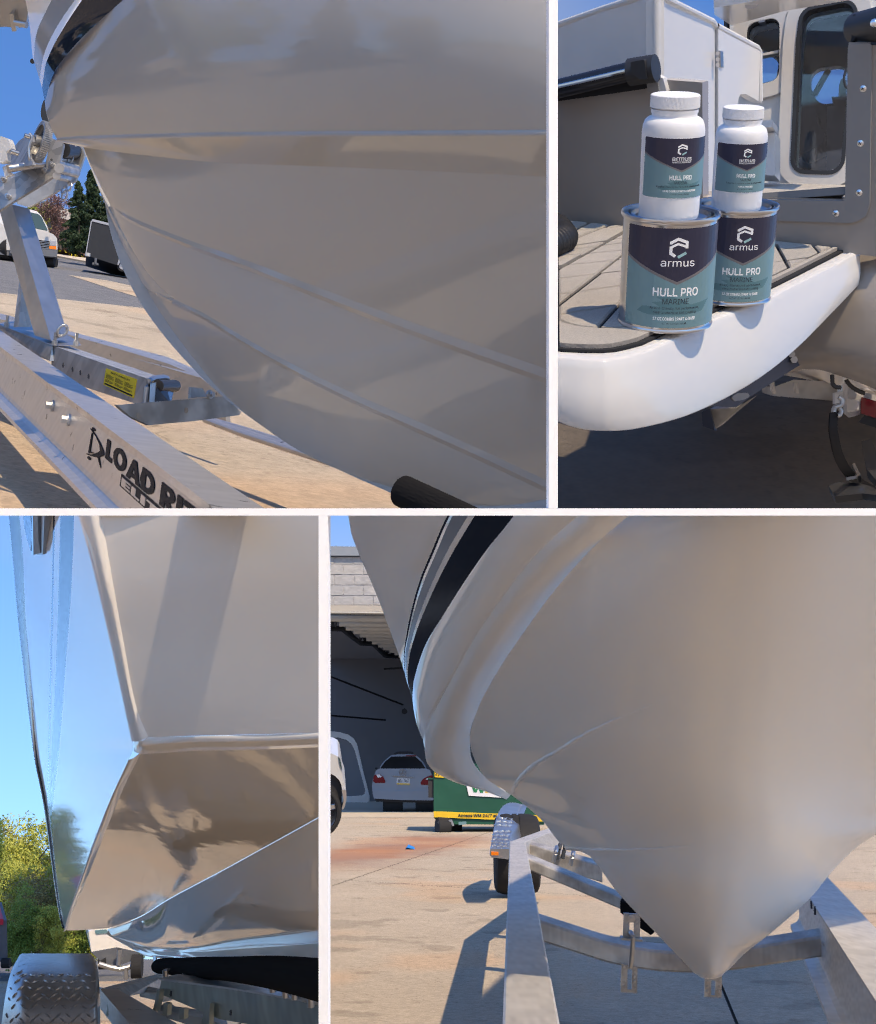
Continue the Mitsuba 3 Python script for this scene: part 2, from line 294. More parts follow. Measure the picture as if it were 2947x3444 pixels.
s1b = c1([(345, 642, 6.1), (380, 672, 5.75), (420, 695, 5.5), (560, 755, 5.0), (760, 830, 4.5), (1000, 925, 4.0), (1300, 1040, 3.5), (1500, 1112, 3.2), (1740, 1196, 2.93)])
s1a = c1([(344, 637, 6.085), (380, 658, 5.765), (420, 677, 5.525), (560, 732, 5.035), (760, 800, 4.535), (1000, 888, 4.035), (1300, 996, 3.535), (1500, 1065, 3.235), (1740, 1146, 2.965)])
s1c = c1([(346, 648, 6.095), (380, 680, 5.775), (420, 704, 5.525), (560, 765, 5.035), (760, 842, 4.535), (1000, 938, 4.035), (1300, 1055, 3.535), (1500, 1128, 3.235), (1740, 1213, 2.965)])
chi = c1([(262, 462, 6.40), (300, 468, 6.1), (360, 476, 5.75), (480, 490, 5.3), (720, 512, 4.62), (1000, 522, 4.0), (1300, 535, 3.4), (1740, 556, 2.82)])
cho = c1([(180, 444, 6.50), (200, 443, 6.2), (260, 440, 5.9), (480, 434, 5.05), (720, 430, 4.4), (1000, 428, 3.78), (1300, 427, 3.22), (1740, 425, 2.66)])
ch0 = c1([(178, 434, 6.52), (199, 431, 6.21), (260, 427, 5.9), (480, 420, 5.05), (720, 415, 4.4), (1000, 412, 3.78), (1300, 410, 3.22), (1740, 407, 2.66)])
stl = c1([(141, 318, 6.55), (147, 300, 6.3), (158, 258, 6.1), (172, 224, 5.95), (200, 184, 5.75), (250, 126, 5.5), (310, 68, 5.3), (387, 0, 5.05), (440, -45, 4.9)])
stu = c1([(132, 275, 6.55), (136, 250, 6.35), (143, 205, 6.15), (152, 180, 6.0), (170, 140, 5.8), (200, 88, 5.6), (232, 38, 5.45), (258, 0, 5.3), (290, -45, 5.15)])
w2l = c1([(124, 248, 6.56), (128, 225, 6.4), (135, 185, 6.2), (148, 145, 6.05), (170, 100, 5.85), (200, 50, 5.7), (235, 0, 5.5), (265, -45, 5.3)])
w1u = c1([(106, 190, 6.56), (107, 175, 6.45), (109, 140, 6.3), (118, 95, 6.1), (135, 55, 5.95), (160, 5, 5.8), (185, -45, 5.6)])
sil = c1([(104, 186, 6.62), (100, 150, 6.5), (95, 95, 6.4), (88, 40, 6.3), (78, -10, 6.2), (70, -45, 6.1)])
tw = np.array([0, -.9, -.3])
# topsides from the stripe down to the chine run the whole length: close the upper right with one more curve
top = c1([(141, 318, 6.55), (147, 300, 6.3), (158, 258, 6.1), (172, 224, 5.95), (200, 184, 5.75), (250, 126, 5.5), (310, 68, 5.3), (387, 0, 5.05), (440, -45, 4.9), (700, -45, 4.15), (1000, -45, 3.5), (1300, -45, 2.98), (1740, -45, 2.58)])
s1a, s2a = s1b + (s1a - s1b) * .6, s2b + (s2a - s2b) * .6
hull = [strip(top, ch0, 14, .03, tw), strip(ch0, cho, 3, 0.004, tw), strip(cho, chi, 4, 0.0, tw), strip(chi, s1a, 12, .012, tw), strip(s1a, s1b, 3), strip(s1b, s1c, 2), strip(s1c, s2a, 10, .008, tw), strip(s2a, s2b, 3), strip(s2b, s2c, 2), strip(s2c, keel, 10, .02, tw)]
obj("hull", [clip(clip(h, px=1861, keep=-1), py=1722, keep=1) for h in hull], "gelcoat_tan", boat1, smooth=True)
_k = keel[:, :]; _d = unit(keel[70] - keel[20]); _m = unit(np.cross(_d - G1.n * (_d @ G1.n), G1.n)); _R = np.eye(4); _R[:3, :3] -= 2 * np.outer(_m, _m); _R[:3, 3] = 2 * _m * (_m @ keel[45])
far = trimesh.util.concatenate(hull[:-1] + [hull[-1]]).copy(); far.apply_transform(_R); far.invert()
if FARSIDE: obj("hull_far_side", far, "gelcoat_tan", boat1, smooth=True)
obj("navy_stripe", strip(stu, stl, 6), "navy_gloss", boat1, smooth=True)
obj("topside", [strip(w2l, stu, 3), strip(sil, w1u, 4)], "gelcoat", boat1, smooth=True)
obj("silver_stripe", strip(w1u, w2l, 5), "silver_gloss", boat1, smooth=True)

# ------------------------------------------------------------------ lower right boat
S4 = (1.0474, 1090, 1720)
PUL = Pl.three((0, 0, 4.4), (90, 0, 4.35), (0, 80, 4.5))
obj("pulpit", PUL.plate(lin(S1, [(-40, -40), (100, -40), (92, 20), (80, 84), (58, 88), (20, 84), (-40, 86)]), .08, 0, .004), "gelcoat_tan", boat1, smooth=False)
obj("anchor_roller", [cyl(PUL.hit(*lin(S1, [(48, 70)])[0], .03), PUL.hit(*lin(S1, [(84, 78)])[0], .03), .010, 16), PUL.plate(lin(S1, [(40, 30), (52, 28), (62, 84), (48, 84)]), .02, .02)], "galv_bright", boat1)
obj("bow_eye", cyl(P(113, 205, 4.7), P(110, 206, 4.62), .008, 12), "black_rubber", boat1)
boat4 = thing("motorboat", "cream motorboat seen bow on, broad navy and silver stripes on its left side", "boat")
BAY[:] = [cutx(1087.5, 1), cuty(1729, -1)]
sq4 = lambda x, y, Y: (x, y, 6.3 + (Y - 6.3) * .31 + .55 * (y - 600) / 1000)
def up4(p):
    if p[0][1] > 0: return p
    (x0, y0, Y0), (x1, y1, Y1) = p[0], p[1]; k = 60 / max(20, y1 - y0); return [(x0 + (x0 - x1) * k, y0 - 60, Y0 + (Y0 - Y1) * k)] + list(p)
def c4(p): p = up4(p) if abs(p[-1][1] - p[0][1]) > 60 else p; return pxcurve([sq4(*q) for q in p], N, S4)
S = c4([(70, -20, 9.7), (78, 13, 9.9), (88, 70, 10.2), (110, 130, 10.5), (170, 270, 11.1), (200, 350, 11.35), (250, 490, 11.8), (275, 572, 12.02), (277, 577, 12.02), (279, 583, 12.02)])
a1 = c4([(410, -12, 8.2), (383, 40, 8.6), (345, 130, 9.3), (310, 215, 10.0), (285, 300, 10.6), (266, 390, 11.1), (256, 470, 11.45), (258, 510, 11.7), (275, 572, 11.98)])
a2 = c4([(418, -12, 8.15), (391, 40, 8.55), (353, 130, 9.25), (317, 215, 9.95), (291, 300, 10.55), (271, 390, 11.05), (259, 470, 11.4), (260, 512, 11.65), (276, 575, 11.96)])
b1 = c4([(426, -12, 8.05), (400, 40, 8.45), (362, 130, 9.15), (325, 215, 9.85), (296, 300, 10.45), (274, 390, 10.95), (261, 470, 11.35), (262, 515, 11.6), (277, 577, 11.95)])
b2 = c4([(478, -12, 7.7), (447, 40, 8.1), (400, 120, 8.75), (356, 210, 9.5), (318, 300, 10.2), (285, 400, 10.8), (267, 480, 11.25), (265, 520, 11.5), (278, 580, 11.93)])
d1 = c4([(500, -12, 7.6), (468, 40, 8.0), (420, 120, 8.65), (372, 210, 9.4), (331, 300, 10.1), (292, 400, 10.7), (272, 480, 11.2), (268, 530, 11.5), (279, 585, 11.9)])
d2 = c4([(628, -12, 6.9), (590, 40, 7.3), (525, 120, 8.0), (455, 220, 8.75), (385, 330, 9.6), (325, 430, 10.5), (297, 510, 11.1), (286, 560, 11.45), (284, 600, 11.85)])
co = c4([(838, -12, 6.0), (800, 20, 6.25), (690, 120, 7.1), (600, 228, 7.9), (480, 398, 9.1), (395, 550, 10.2), (345, 640, 10.9), (324, 700, 11.3), (319, 735, 11.7)])
ca = c4([(842, -10, 6.02), (806, 22, 6.27), (696, 122, 7.12), (606, 231, 7.92), (487, 402, 9.12), (402, 553, 10.22), (354, 645, 10.92), (334, 710, 11.3), (322, 760, 11.6)])
lo = c4([(842, -10, 6.02), (806, 22, 6.27), (696, 122, 7.12), (606, 231, 7.92), (487, 402, 9.12), (402, 553, 10.22), (354, 645, 10.9), (330, 712, 11.2), (323, 760, 11.4), (328, 800, 11.5), (346, 828, 11.7), (390, 856, 12), (440, 876, 12.4), (520, 888, 12.9), (598, 907, 13.6)])
ci = c4([(1010, -12, 5.9), (980, 13, 6.05), (880, 100, 6.75), (760, 230, 7.8), (640, 390, 8.95), (545, 535, 10.0), (492, 640, 10.7), (468, 725, 11.2), (472, 785, 11.7), (510, 845, 12.5), (560, 885, 13.1), (600, 909, 13.6)])
tw4 = np.array([-.5, -.7, -.5])
obj("hull_side", [clip(h, py=1729, keep=-1) for h in [strip(S, a1, 8), strip(a2, b1, 2), strip(b2, d1, 2), strip(d2, co, 8, .02, tw4), strip(co, ca, 2)]], "gelcoat", boat4, smooth=True)
obj("pinstripe", bay(strip(a1, a2, 2)), "navy_print", boat4, smooth=True)
obj("silver_stripe", bay(strip(b1, b2, 4)), "silver_print", boat4, smooth=True)
obj("navy_stripe", bay(strip(d1, d2, 6)), "navy_print", boat4, smooth=True)
obj("chine", bay(strip(lo, ci, 8, .05, tw4)), "gelcoat", boat4, smooth=True)
# bottom: rows run from the left chine over the rounded forefoot to the right-hand side
def row4(pts, n=80):
    return c4(pts)
rows = [
 [(1010, -12, 5.9), (1150, -12, 5.25), (1350, -12, 4.85), (1550, -12, 4.9), (1790, -12, 5.3)],
 [(880, 100, 6.75), (1050, 100, 5.75), (1300, 100, 5.1), (1540, 100, 5.05), (1790, 100, 5.6)],
 [(760, 230, 7.8), (950, 230, 6.5), (1250, 230, 5.5), (1530, 230, 5.3), (1790, 230, 5.95)],
 [(640, 390, 8.95), (850, 390, 7.3), (1200, 390, 5.9), (1500, 390, 5.6), (1790, 390, 6.4)],
 [(545, 535, 10.0), (780, 535, 8.0), (1150, 535, 6.35), (1480, 535, 5.9), (1700, 535, 6.45), (1795, 535, 7.0)],
 [(492, 640, 10.7), (750, 640, 8.5), (1130, 640, 6.6), (1460, 640, 6.1), (1670, 640, 6.7), (1795, 640, 7.5)],
 [(468, 730, 11.2), (740, 740, 8.9), (1120, 740, 6.85), (1440, 740, 6.3), (1650, 740, 6.95), (1795, 740, 8.0)],
 [(510, 845, 12.5), (760, 845, 9.3), (1120, 845, 7.1), (1410, 845, 6.55), (1620, 845, 7.2), (1740, 845, 8.2), (1795, 845, 9.0)],
 [(600, 909, 13.6), (800, 930, 9.6), (1120, 940, 7.3), (1390, 940, 6.75), (1590, 940, 7.4), (1700, 940, 8.5), (1795, 940, 9.8)],
 [(700, 992, 12.6), (830, 1010, 9.6), (1120, 1030, 7.4), (1360, 1030, 6.9), (1560, 1030, 7.5), (1680, 1020, 8.9), (1795, 1010, 10.4)],
 [(775, 1078, 11.4), (880, 1084, 9.3), (1130, 1100, 7.5), (1330, 1110, 7.0), (1520, 1110, 7.6), (1630, 1100, 8.8), (1715, 1075, 10.2)],
 [(835, 1095, 10.9), (930, 1140, 9.0), (1140, 1170, 7.55), (1310, 1180, 7.05), (1480, 1180, 7.6), (1580, 1170, 8.6), (1641, 1146, 9.7)],
 [(950, 1232, 9.5), (1020, 1250, 8.5), (1170, 1270, 7.5), (1290, 1280, 7.1), (1420, 1280, 7.5), (1500, 1275, 8.2), (1560, 1243, 9.1)],
 [(1062, 1350, 8.3), (1110, 1362, 7.8), (1200, 1370, 7.35), (1270, 1375, 7.12), (1350, 1375, 7.35), (1410, 1368, 7.8), (1450, 1340, 8.3)],
 [(1150, 1441, 7.7), (1180, 1443, 7.45), (1230, 1446, 7.2), (1255, 1446, 7.15), (1290, 1444, 7.3), (1320, 1438, 7.5), (1342, 1428, 7.8)],
 [(1180, 1474, 7.6), (1200, 1480, 7.4), (1232, 1484, 7.25), (1252, 1484, 7.25), (1276, 1480, 7.35), (1295, 1474, 7.5), (1310, 1462, 7.7)],
 [(1200, 1490, 7.65), (1216, 1494, 7.5), (1234, 1496, 7.4), (1246, 1496, 7.4), (1262, 1494, 7.5), (1274, 1490, 7.6), (1284, 1484, 7.7)],
 [(1218, 1499, 7.9), (1228, 1500, 7.8), (1238, 1501, 7.7), (1246, 1501, 7.7), (1254, 1500, 7.8), (1260, 1498, 7.9), (1266, 1495, 8.0)],
]
R4 = np.array([c4(r) for r in rows]); 
from scipy.interpolate import PchipInterpolator
tt = np.r_[0, np.cumsum([np.linalg.norm(R4[i + 1] - R4[i], axis=1).mean() for i in range(len(R4) - 1)])]
bot = PchipInterpolator(tt, R4, axis=0)(np.r_[np.linspace(0, tt[-1], 110)])
from scipy.ndimage import gaussian_filter
iy = gaussian_filter(1 / bot[..., 1], (13, 11), mode="nearest"); bot = bot / bot[..., 1:2] / iy[..., None]
obj("hull_bottom", bay(grid(bot)), "gelcoat", boat4, smooth=True)
def ridge(pts, w0, w1, name):                  # a low strake that fades out towards its right end
    q = np.array(pts, float); q = PchipInterpolator(np.arange(len(q)), q, axis=0)(np.linspace(0, len(q) - 1, 50)); out = []
    px_, py_ = bot[..., 0] / bot[..., 1] * FOC + CX, CY - bot[..., 2] / bot[..., 1] * FOC
    from scipy.spatial import cKDTree
    tr_ = cKDTree(np.c_[px_.ravel(), py_.ravel()]); Yb = bot[..., 1].ravel()
    for k, (x, y) in enumerate(q):
        f = 1 - k / 49; w = (w0 * f + w1 * (1 - f)); r = []
        for dy, lift in ((-w, -.004), (-w * .5, .020 * f), (w * .35, .034 * f), (w * .5, .03 * f), (w, -.006)):
            n_ = lin(S4, [(x + dy * .35, y + dy)])[0]; d_, i_ = tr_.query(n_, k=4); Yk = (Yb[i_] / (d_ + 1)).sum() / (1 / (d_ + 1)).sum(); r.append(P(n_[0], n_[1], Yk - lift))
        out.append(r)
    obj(name, grid(np.swapaxes(np.array(out), 0, 1)), "gelcoat", boat4, smooth=True)
ridge([(604, 905), (622, 868), (665, 822), (745, 772), (850, 708), (950, 662), (1110, 600)], 11, 3, "strake")
ridge([(772, 1078), (800, 1083), (870, 1086), (960, 1086), (1070, 1082), (1180, 1074)], 8, 3, "strake")

# ------------------------------------------------------------------ lower left boat
S3 = (0.827, 0, 1730)
BAY[:] = [cutx(1087.5, -1), cuty(1729, -1)]
boat3 = thing("motorboat", "cream motorboat seen from behind its stern corner, blue sky mirrored in its side", "boat")
sq3 = lambda Y: 3.0 + (Y - 3.0) * .6
def c3(p): return pxcurve([(x, y, sq3(Y)) for x, y, Y in p], N, S3)
_a, _b, _c = [P(.827 * x, 1730 + .827 * y, Y) for x, y, Y in ((330, -15, 2.9), (546, 905, 3.15), (280, 1620, 15))]; _n = unit(np.cross(_b - _a, _c - _a))
def side3(p, lift=0.0): return c3([(x, y, ((_a @ _n) / (P(.827 * x, 1730 + .827 * y, 1.0) @ _n)) * (1 - lift)) for x, y, _ in p])
o3 = side3([(36, -15, 4.8), (50, 150, 5.6), (75, 400, 7.0), (100, 600, 8.6), (125, 790, 10.6), (152, 1000, 13.5), (170, 1090, 15.2), (190, 1200, 17), (200, 1280, 18), (215, 1400, 19), (230, 1520, 20), (245, 1620, 21), (262, 1683, 21.5)])
r3 = side3([(76, -15, 4.7), (92, 150, 5.45), (103, 400, 6.9), (118, 600, 8.5), (133, 790, 10.5), (154, 1000, 13.4), (171, 1090, 15.1), (191, 1200, 16.9), (201, 1280, 17.9), (216, 1400, 18.9), (231, 1520, 19.9), (246, 1620, 20.9), (262, 1684, 21.4)])
e1 = side3([(216, -15, 4.0), (212, 300, 5.4), (205, 600, 7.4), (196, 1000, 12), (193, 1150, 14.6), (198, 1230, 16.4), (203, 1290, 17.5), (217, 1400, 18.7), (232, 1520, 19.7), (247, 1620, 20.8), (263, 1685, 21.3)])
e2 = side3([(224, -15, 4.0), (218, 300, 5.35), (211, 600, 7.35), (200, 1000, 11.9), (196, 1150, 14.5), (200, 1230, 16.3), (205, 1290, 17.4), (218, 1400, 18.6), (233, 1520, 19.6), (248, 1620, 20.7), (263, 1685, 21.2)])
e3 = side3([(246, -15, 3.9), (239, 300, 5.2), (229, 600, 7.15), (208, 1000, 11.7), (200, 1150, 14.3), (203, 1230, 16.2), (207, 1290, 17.3), (219, 1400, 18.5), (234, 1520, 19.5), (249, 1620, 20.6), (264, 1686, 21.1)])
e4 = side3([(302, -15, 3.6), (290, 300, 4.8), (268, 600, 6.7), (236, 1000, 11.2), (218, 1150, 13.8), (212, 1230, 15.8), (213, 1290, 17.0), (223, 1400, 18.3), (236, 1520, 19.3), (250, 1620, 20.4), (264, 1686, 21.0)])
ch3 = side3([(314, -15, 2.9), (378, 179, 2.95), (446, 446, 3.0), (494, 656, 3.05), (541, 892, 3.15), (543, 945, 3.25), (510, 1020, 3.6), (478, 1090, 4.0), (400, 1280, 5.5), (330, 1480, 9), (280, 1620, 15), (265, 1687, 20.5)])
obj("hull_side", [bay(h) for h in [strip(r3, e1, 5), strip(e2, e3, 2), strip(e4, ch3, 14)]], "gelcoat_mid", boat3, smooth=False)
obj("rub_rail", bay(strip(o3, r3, 3, .02, [-.5, -.8, 0])), "black_gloss", boat3, smooth=True)
obj("pinstripe", bay(strip(e1, e2, 2)), "navy_gloss", boat3, smooth=False)
obj("navy_stripe", bay(strip(e3, e4, 4)), "navy_gloss", boat3, smooth=False)
cornL = side3([(314, -15, 2.9), (378, 179, 2.95), (446, 446, 3.0), (494, 656, 3.05), (545, 915, 3.15)])
cornM = c3([(362, -15, 2.80), (412, 200, 2.83), (474, 485, 2.91), (525, 720, 2.98), (570, 920, 3.04)])
cornR = c3([(411, -15, 2.79), (457, 262, 2.84), (504, 525, 2.91), (556, 787, 2.99), (604, 905, 3.03)])
tr = c3([(1320, -15, 2.55), (1320, 250, 2.62), (1320, 560, 2.72), (1320, 888, 2.84)])
corn = np.array([cornL, .5 * (cornL + cornM) + np.array([-.006, -.025, 0]), cornM + np.array([0, -.01, 0]), .5 * (cornM + cornR) + np.array([0, -.012, 0]), cornR, cornR * .9 + tr * .1])
obj("transom_corner", bay(grid(corn[:-1])), "gelcoat_mid", boat3, smooth=True)
obj("transom", bay(strip(cornR, tr, 8)), "gelcoat_mid", boat3, smooth=True)
tb0 = c3([(546, 920, 3.15), (575, 921, 3.03), (606, 905, 3.03), (800, 902, 2.97), (1000, 897, 2.93), (1320, 888, 2.84)])
tb1 = c3([(548, 940, 3.2), (590, 944, 3.06), (640, 938, 3.04), (800, 928, 3.0), (1000, 925, 2.95), (1320, 912, 2.86)])
tb2 = c3([(545, 950, 3.27), (580, 962, 3.16), (640, 962, 3.14), (800, 953, 3.1), (1000, 948, 3.06), (1320, 936, 2.98)])
obj("transom_edge", bay(grid(np.array([tb0, .5 * (tb0 + tb1) + np.array([0, -.008, -.004]), tb1, .5 * (tb1 + tb2) + np.array([0, -.004, -.01]), tb2]))), "gelcoat_mid", boat3, smooth=True)
chA = c3([(545, 948, 3.26), (512, 1020, 3.62), (480, 1090, 4.0), (402, 1280, 5.5), (332, 1480, 9), (282, 1620, 15), (266, 1687, 20.5)])
chB = c3([(580, 962, 3.16), (535, 1045, 3.52), (502, 1115, 3.95), (425, 1300, 5.4), (350, 1490, 8.9), (292, 1625, 14.8), (270, 1690, 20.3)])
obj("chine", strip(chA, chB, 5, .03, [-.6, -.3, -.7]), "gelcoat_mid", boat3, smooth=True)
st3 = c3([(1320, 1218, 4.0), (1100, 1340, 5.0), (900, 1450, 6.6), (690, 1562, 10), (560, 1640, 15.8), (440, 1682, 19.5), (275, 1692, 20.4)])
tbx = c3([(1320, 936, 2.98), (1000, 948, 3.06), (800, 953, 3.1), (580, 962, 3.16), (535, 1045, 3.52), (502, 1115, 3.95), (425, 1300, 5.4), (350, 1490, 8.9), (292, 1625, 14.8), (270, 1690, 20.3)])
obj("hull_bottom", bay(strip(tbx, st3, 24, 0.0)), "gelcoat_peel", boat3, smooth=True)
st3b = st3 + np.array([0, 0, -.012])
k3 = c3([(1320, 1742, 6.0), (1000, 1765, 8.5), (760, 1780, 12), (620, 1775, 16), (520, 1735, 18), (440, 1692, 19.5)])
s3x = c3([(1320, 1221, 4.0), (1100, 1343, 5.0), (900, 1453, 6.6), (690, 1565, 10), (560, 1643, 15.8), (438, 1686, 19.6)])
obj("keel_panel", bay(strip(s3x, k3, 14, 0.05, [0, -.3, -.9])), "gelcoat_mid", boat3, smooth=True)
k3b = c3([(1320, 1802, 5.8), (900, 1806, 9), (700, 1797, 13), (600, 1782, 16), (520, 1740, 18), (440, 1694, 19.5)])
obj("keel", bay(strip(k3, k3b, 6, .06, [0, -.9, -.3])), "gelcoat_mid", boat3, smooth=True)

SP3 = Pl(P(.827 * 180, 1730, sq3(3.78)), _n)
vt = obj("side_vent", SP3.plate(lin(S3, [(116, -40), (205, -40), (200, 60), (194, 158), (160, 162), (138, 100), (124, 40)]), .02, .012), "steel_dull", boat3, smooth=False)
obj("vent_opening", SP3.plate(lin(S3, [(126, -40), (160, -40), (166, 80), (158, 140), (146, 100), (132, 40)]), .01, .022), "navy_gloss", vt, smooth=False)
obj("vent_lip", SP3.plate(lin(S3, [(182, -40), (188, -40), (184, 152), (177, 152)]), .02, .03), "chrome", vt, smooth=False)

def p3(px, Y): return P(px, 1722, Y)
obj("deck", slab([p3(30, sq3(5.27)), p3(150, sq3(3.8)), p3(262, 2.95), p3(345, 2.86), p3(1200, 2.75), p3(1200, 6.6), p3(420, 6.6), p3(180, 5.7)], .006, [0, 0, 1]), "gelcoat_mid", boat3, smooth=False)  # added cap over the cut hull; keeps sun off the ground below
# ================================================================== upper left: trailer under the bow, yard and street behind
BAY[:] = [cutx(1861, -1), cuty(1722, 1)]
T1 = (.3158, 0, 1050); V1 = (.282, 0, 600); U1 = (.2895, 0, 300); C3 = (.564, 0, 900); K1 = (.3497, 280, 1420)
def ph(sc, x, y, Y): q = lin(sc, [(x, y)])[0]; return P(q[0], q[1], Y)
def alu(p, n, uv):
    a = noise(p.x * 6, p.y * 1.5, p.z * 90); b = fbm(p.x * 30, p.y * 30, p.z * 30, 3); s = smoothstep(.72, .8, fbm(p.x * 22 + 5, p.y * 22, p.z * 22, 4))
    return mix((.52, .51, .50), (.64, .63, .62), a * .5 + b * .5) * (1 - .55 * s)
mat("aluminium", bump(pr(proc(alu), .36, .75), lambda p, n, uv: fbm(p.x * 40, p.y * 40, p.z * 40, 3), .0012))
mat("print_black", pr((.010, .011, .014), .6, spec=.15)); mat("sticker_yellow", pr((.62, .50, .012), .45)); mat("bunk_carpet", bump(pr((.012, .012, .013), .95, spec=.1), lambda p, n, uv: noise(p.x * 260, p.y * 260, p.z * 260), .003))
tr1 = thing("boat_trailer", "aluminium boat trailer with black lettering on its near rail and winch post", "trailer")
def rail(frame, a, b, w, h, z, parent, name, flip=False, mtl="aluminium"):
    a, b = frame.to(*a, z - h), frame.to(*b, z - h)
    pr_ = [(0, h), (w, h), (w, h - .10 * h), (.26 * w, h - .10 * h), (.26 * w, .12 * h), (w, .08 * h), (w, 0), (-.24 * w, 0), (-.24 * w, .07 * h), (-.05 * w, .12 * h), (.03 * w, .19 * h), (.05 * w, .26 * h), (.05 * w, h - .10 * h), (.02 * w, h - .04 * h)]
    if flip: pr_ = [(w - x, y) for x, y in pr_]
    return obj(name, prism(Polygon(pr_), a, b, frame.n), mtl, parent, smooth=25)
na, nb = np.array([-.388, 2.569]), np.array([-1.633, 5.284]); dn = (nb - na) / np.linalg.norm(nb - na)
RZ, RH, RW = .37, .185, .105
r1 = rail(G1, na - dn * .25, nb + dn * 1.2, RW, RH, RZ, tr1, "side_rail")
WP = Pl.upright(G1, G1.to(*(na + np.array([.9, .455]) * .005), RZ), G1.to(*(nb + np.array([.9, .455]) * .005), RZ))   # near web
wx = unit(G1.to(*na, 0) - G1.to(*nb, 0))
def on_web(sc, pts): return [WP.hit(*q) for q in lin(sc, pts)]
def webmat(o): m = np.eye(4); m[:3, 0], m[:3, 1], m[:3, 2], m[:3, 3] = wx, G1.n, np.cross(wx, G1.n), o; return m
L0, L1 = on_web(K1, [(255, 172), (217, 345)]); hgt = (L0 - L1) @ G1.n
D_ = on_web(K1, [(697, 590)])[0]; wid = (D_ - L1) @ wx
R0 = on_web(K1, [(738, 790)])[0]
def block(word):                               # heavy sans capitals, unit height
    out, x = [], 0.0
    for c in word:
        if c == "L": g, w = Polygon([(0, 0), (.52, 0), (.52, .22), (.26, .22), (.26, 1), (0, 1)]), .52
        elif c == "O": g, w = affinity.scale(Point(0, 0).buffer(.5, 32), .96, 1.04).difference(affinity.scale(Point(0, 0).buffer(.26, 32), .85, 1.1)), .96; g = affinity.translate(g, .48, .5)
        elif c == "A": g, w = Polygon([(0, 0), (.27, 0), (.33, .17), (.63, .17), (.69, 0), (.96, 0), (.60, 1), (.36, 1)]).difference(Polygon([(.39, .36), (.57, .36), (.48, .66)])), .94
        elif c == "D": g, w = unary_union([sbox(0, 0, .4, 1), affinity.translate(affinity.scale(Point(0, 0).buffer(.5, 32), .9, 1), .38, .5)]).difference(unary_union([sbox(.26, .23, .4, .77), affinity.translate(Point(0, 0).buffer(.27, 24), .33, .5)]).intersection(sbox(.26, 0, 2, 1))), .83
        elif c == "R": g, w = unary_union([sbox(0, 0, .26, 1), sbox(.2, .38, .42, 1), affinity.translate(Point(0, 0).buffer(.31, 24), .40, .69), Polygon([(.25, .4), (.48, .4), (.76, 0), (.45, 0), (.25, .34)])]).difference(affinity.translate(Point(0, 0).buffer(.11, 16), .36, .69)), .74
        elif c == "I": g, w = sbox(0, 0, .26, 1), .26
        elif c == "T": g, w = unary_union([sbox(0, .78, .7, 1), sbox(.22, 0, .48, 1)]), .7
        else: g, w = unary_union([sbox(0, 0, .26, 1), sbox(0, 0, .56, .21), sbox(0, .395, .54, .605), sbox(0, .79, .56, 1)]), .56
        out.append(affinity.translate(g, x, 0)); x += w + .07
    return out, x - .07
def web_word(word, o, width, height, mtl):
    gs, w = block(word)
    for g in gs: m_ = poly3(affinity.scale(g, width / w, height, origin=(0, 0)), .0012); m_.apply_transform(webmat(o)); obj("lettering", m_, mtl, r1, smooth=False)
web_word("LOAD", L1 + WP.n * .001, wid, hgt, "print_black"); web_word("RITE", R0 + WP.n * .001, wid * .80, hgt, "print_black")
obj("emblem", [WP.plate(lin(K1, q), .0015, .0025) for q in ([(75, 60), (85, 62), (130, 130), (170, 200), (200, 270), (208, 312), (190, 330), (145, 340), (95, 330), (38, 308), (40, 300), (80, 312), (118, 305), (150, 290), (170, 275), (165, 220), (130, 140), (95, 90)], [(90, 100), (98, 104), (75, 280), (118, 300), (60, 300), (57, 285)], [(93, 55), (100, 48), (120, 65), (124, 82), (112, 86), (95, 70)], [(48, 335), (55, 326), (78, 345), (78, 362), (66, 364), (50, 350)], [(145, 338), (162, 336), (176, 445), (170, 425)])], "print_black", r1, smooth=False)
E0 = on_web(K1, [(335, 590)])[0]; e_h = hgt * .60
eb = Polygon([(0, 0), (1.2, 0), (1.2, e_h), (0, e_h)]).buffer(-.01)
eb = unary_union([sbox(.03, -.0, 1.4, e_h), Point(.045, e_h / 2).buffer(e_h / 2 * 1.0)])
m_ = poly3(eb, .0012); m_.apply_transform(webmat(E0 + WP.n * .0008)); obj("badge", m_, "print_black", r1, smooth=False)
web_word("ELITE", E0 + WP.n * .0028 + wx * .05 + G1.n * e_h * .16, wid * .92, e_h * .68, "aluminium")
for x, y in [(560, 1005), (730, 1155)]:
    c = WP.hit(*lin(T1, [(x + 8, y - 8)])[0]); obj("washer", cyl(c, c + WP.n * .007, .0165, 24), "galv", r1); obj("bolt", nut(c + WP.n * .007, WP.n, .0105, .014), "galv", r1, smooth=False)
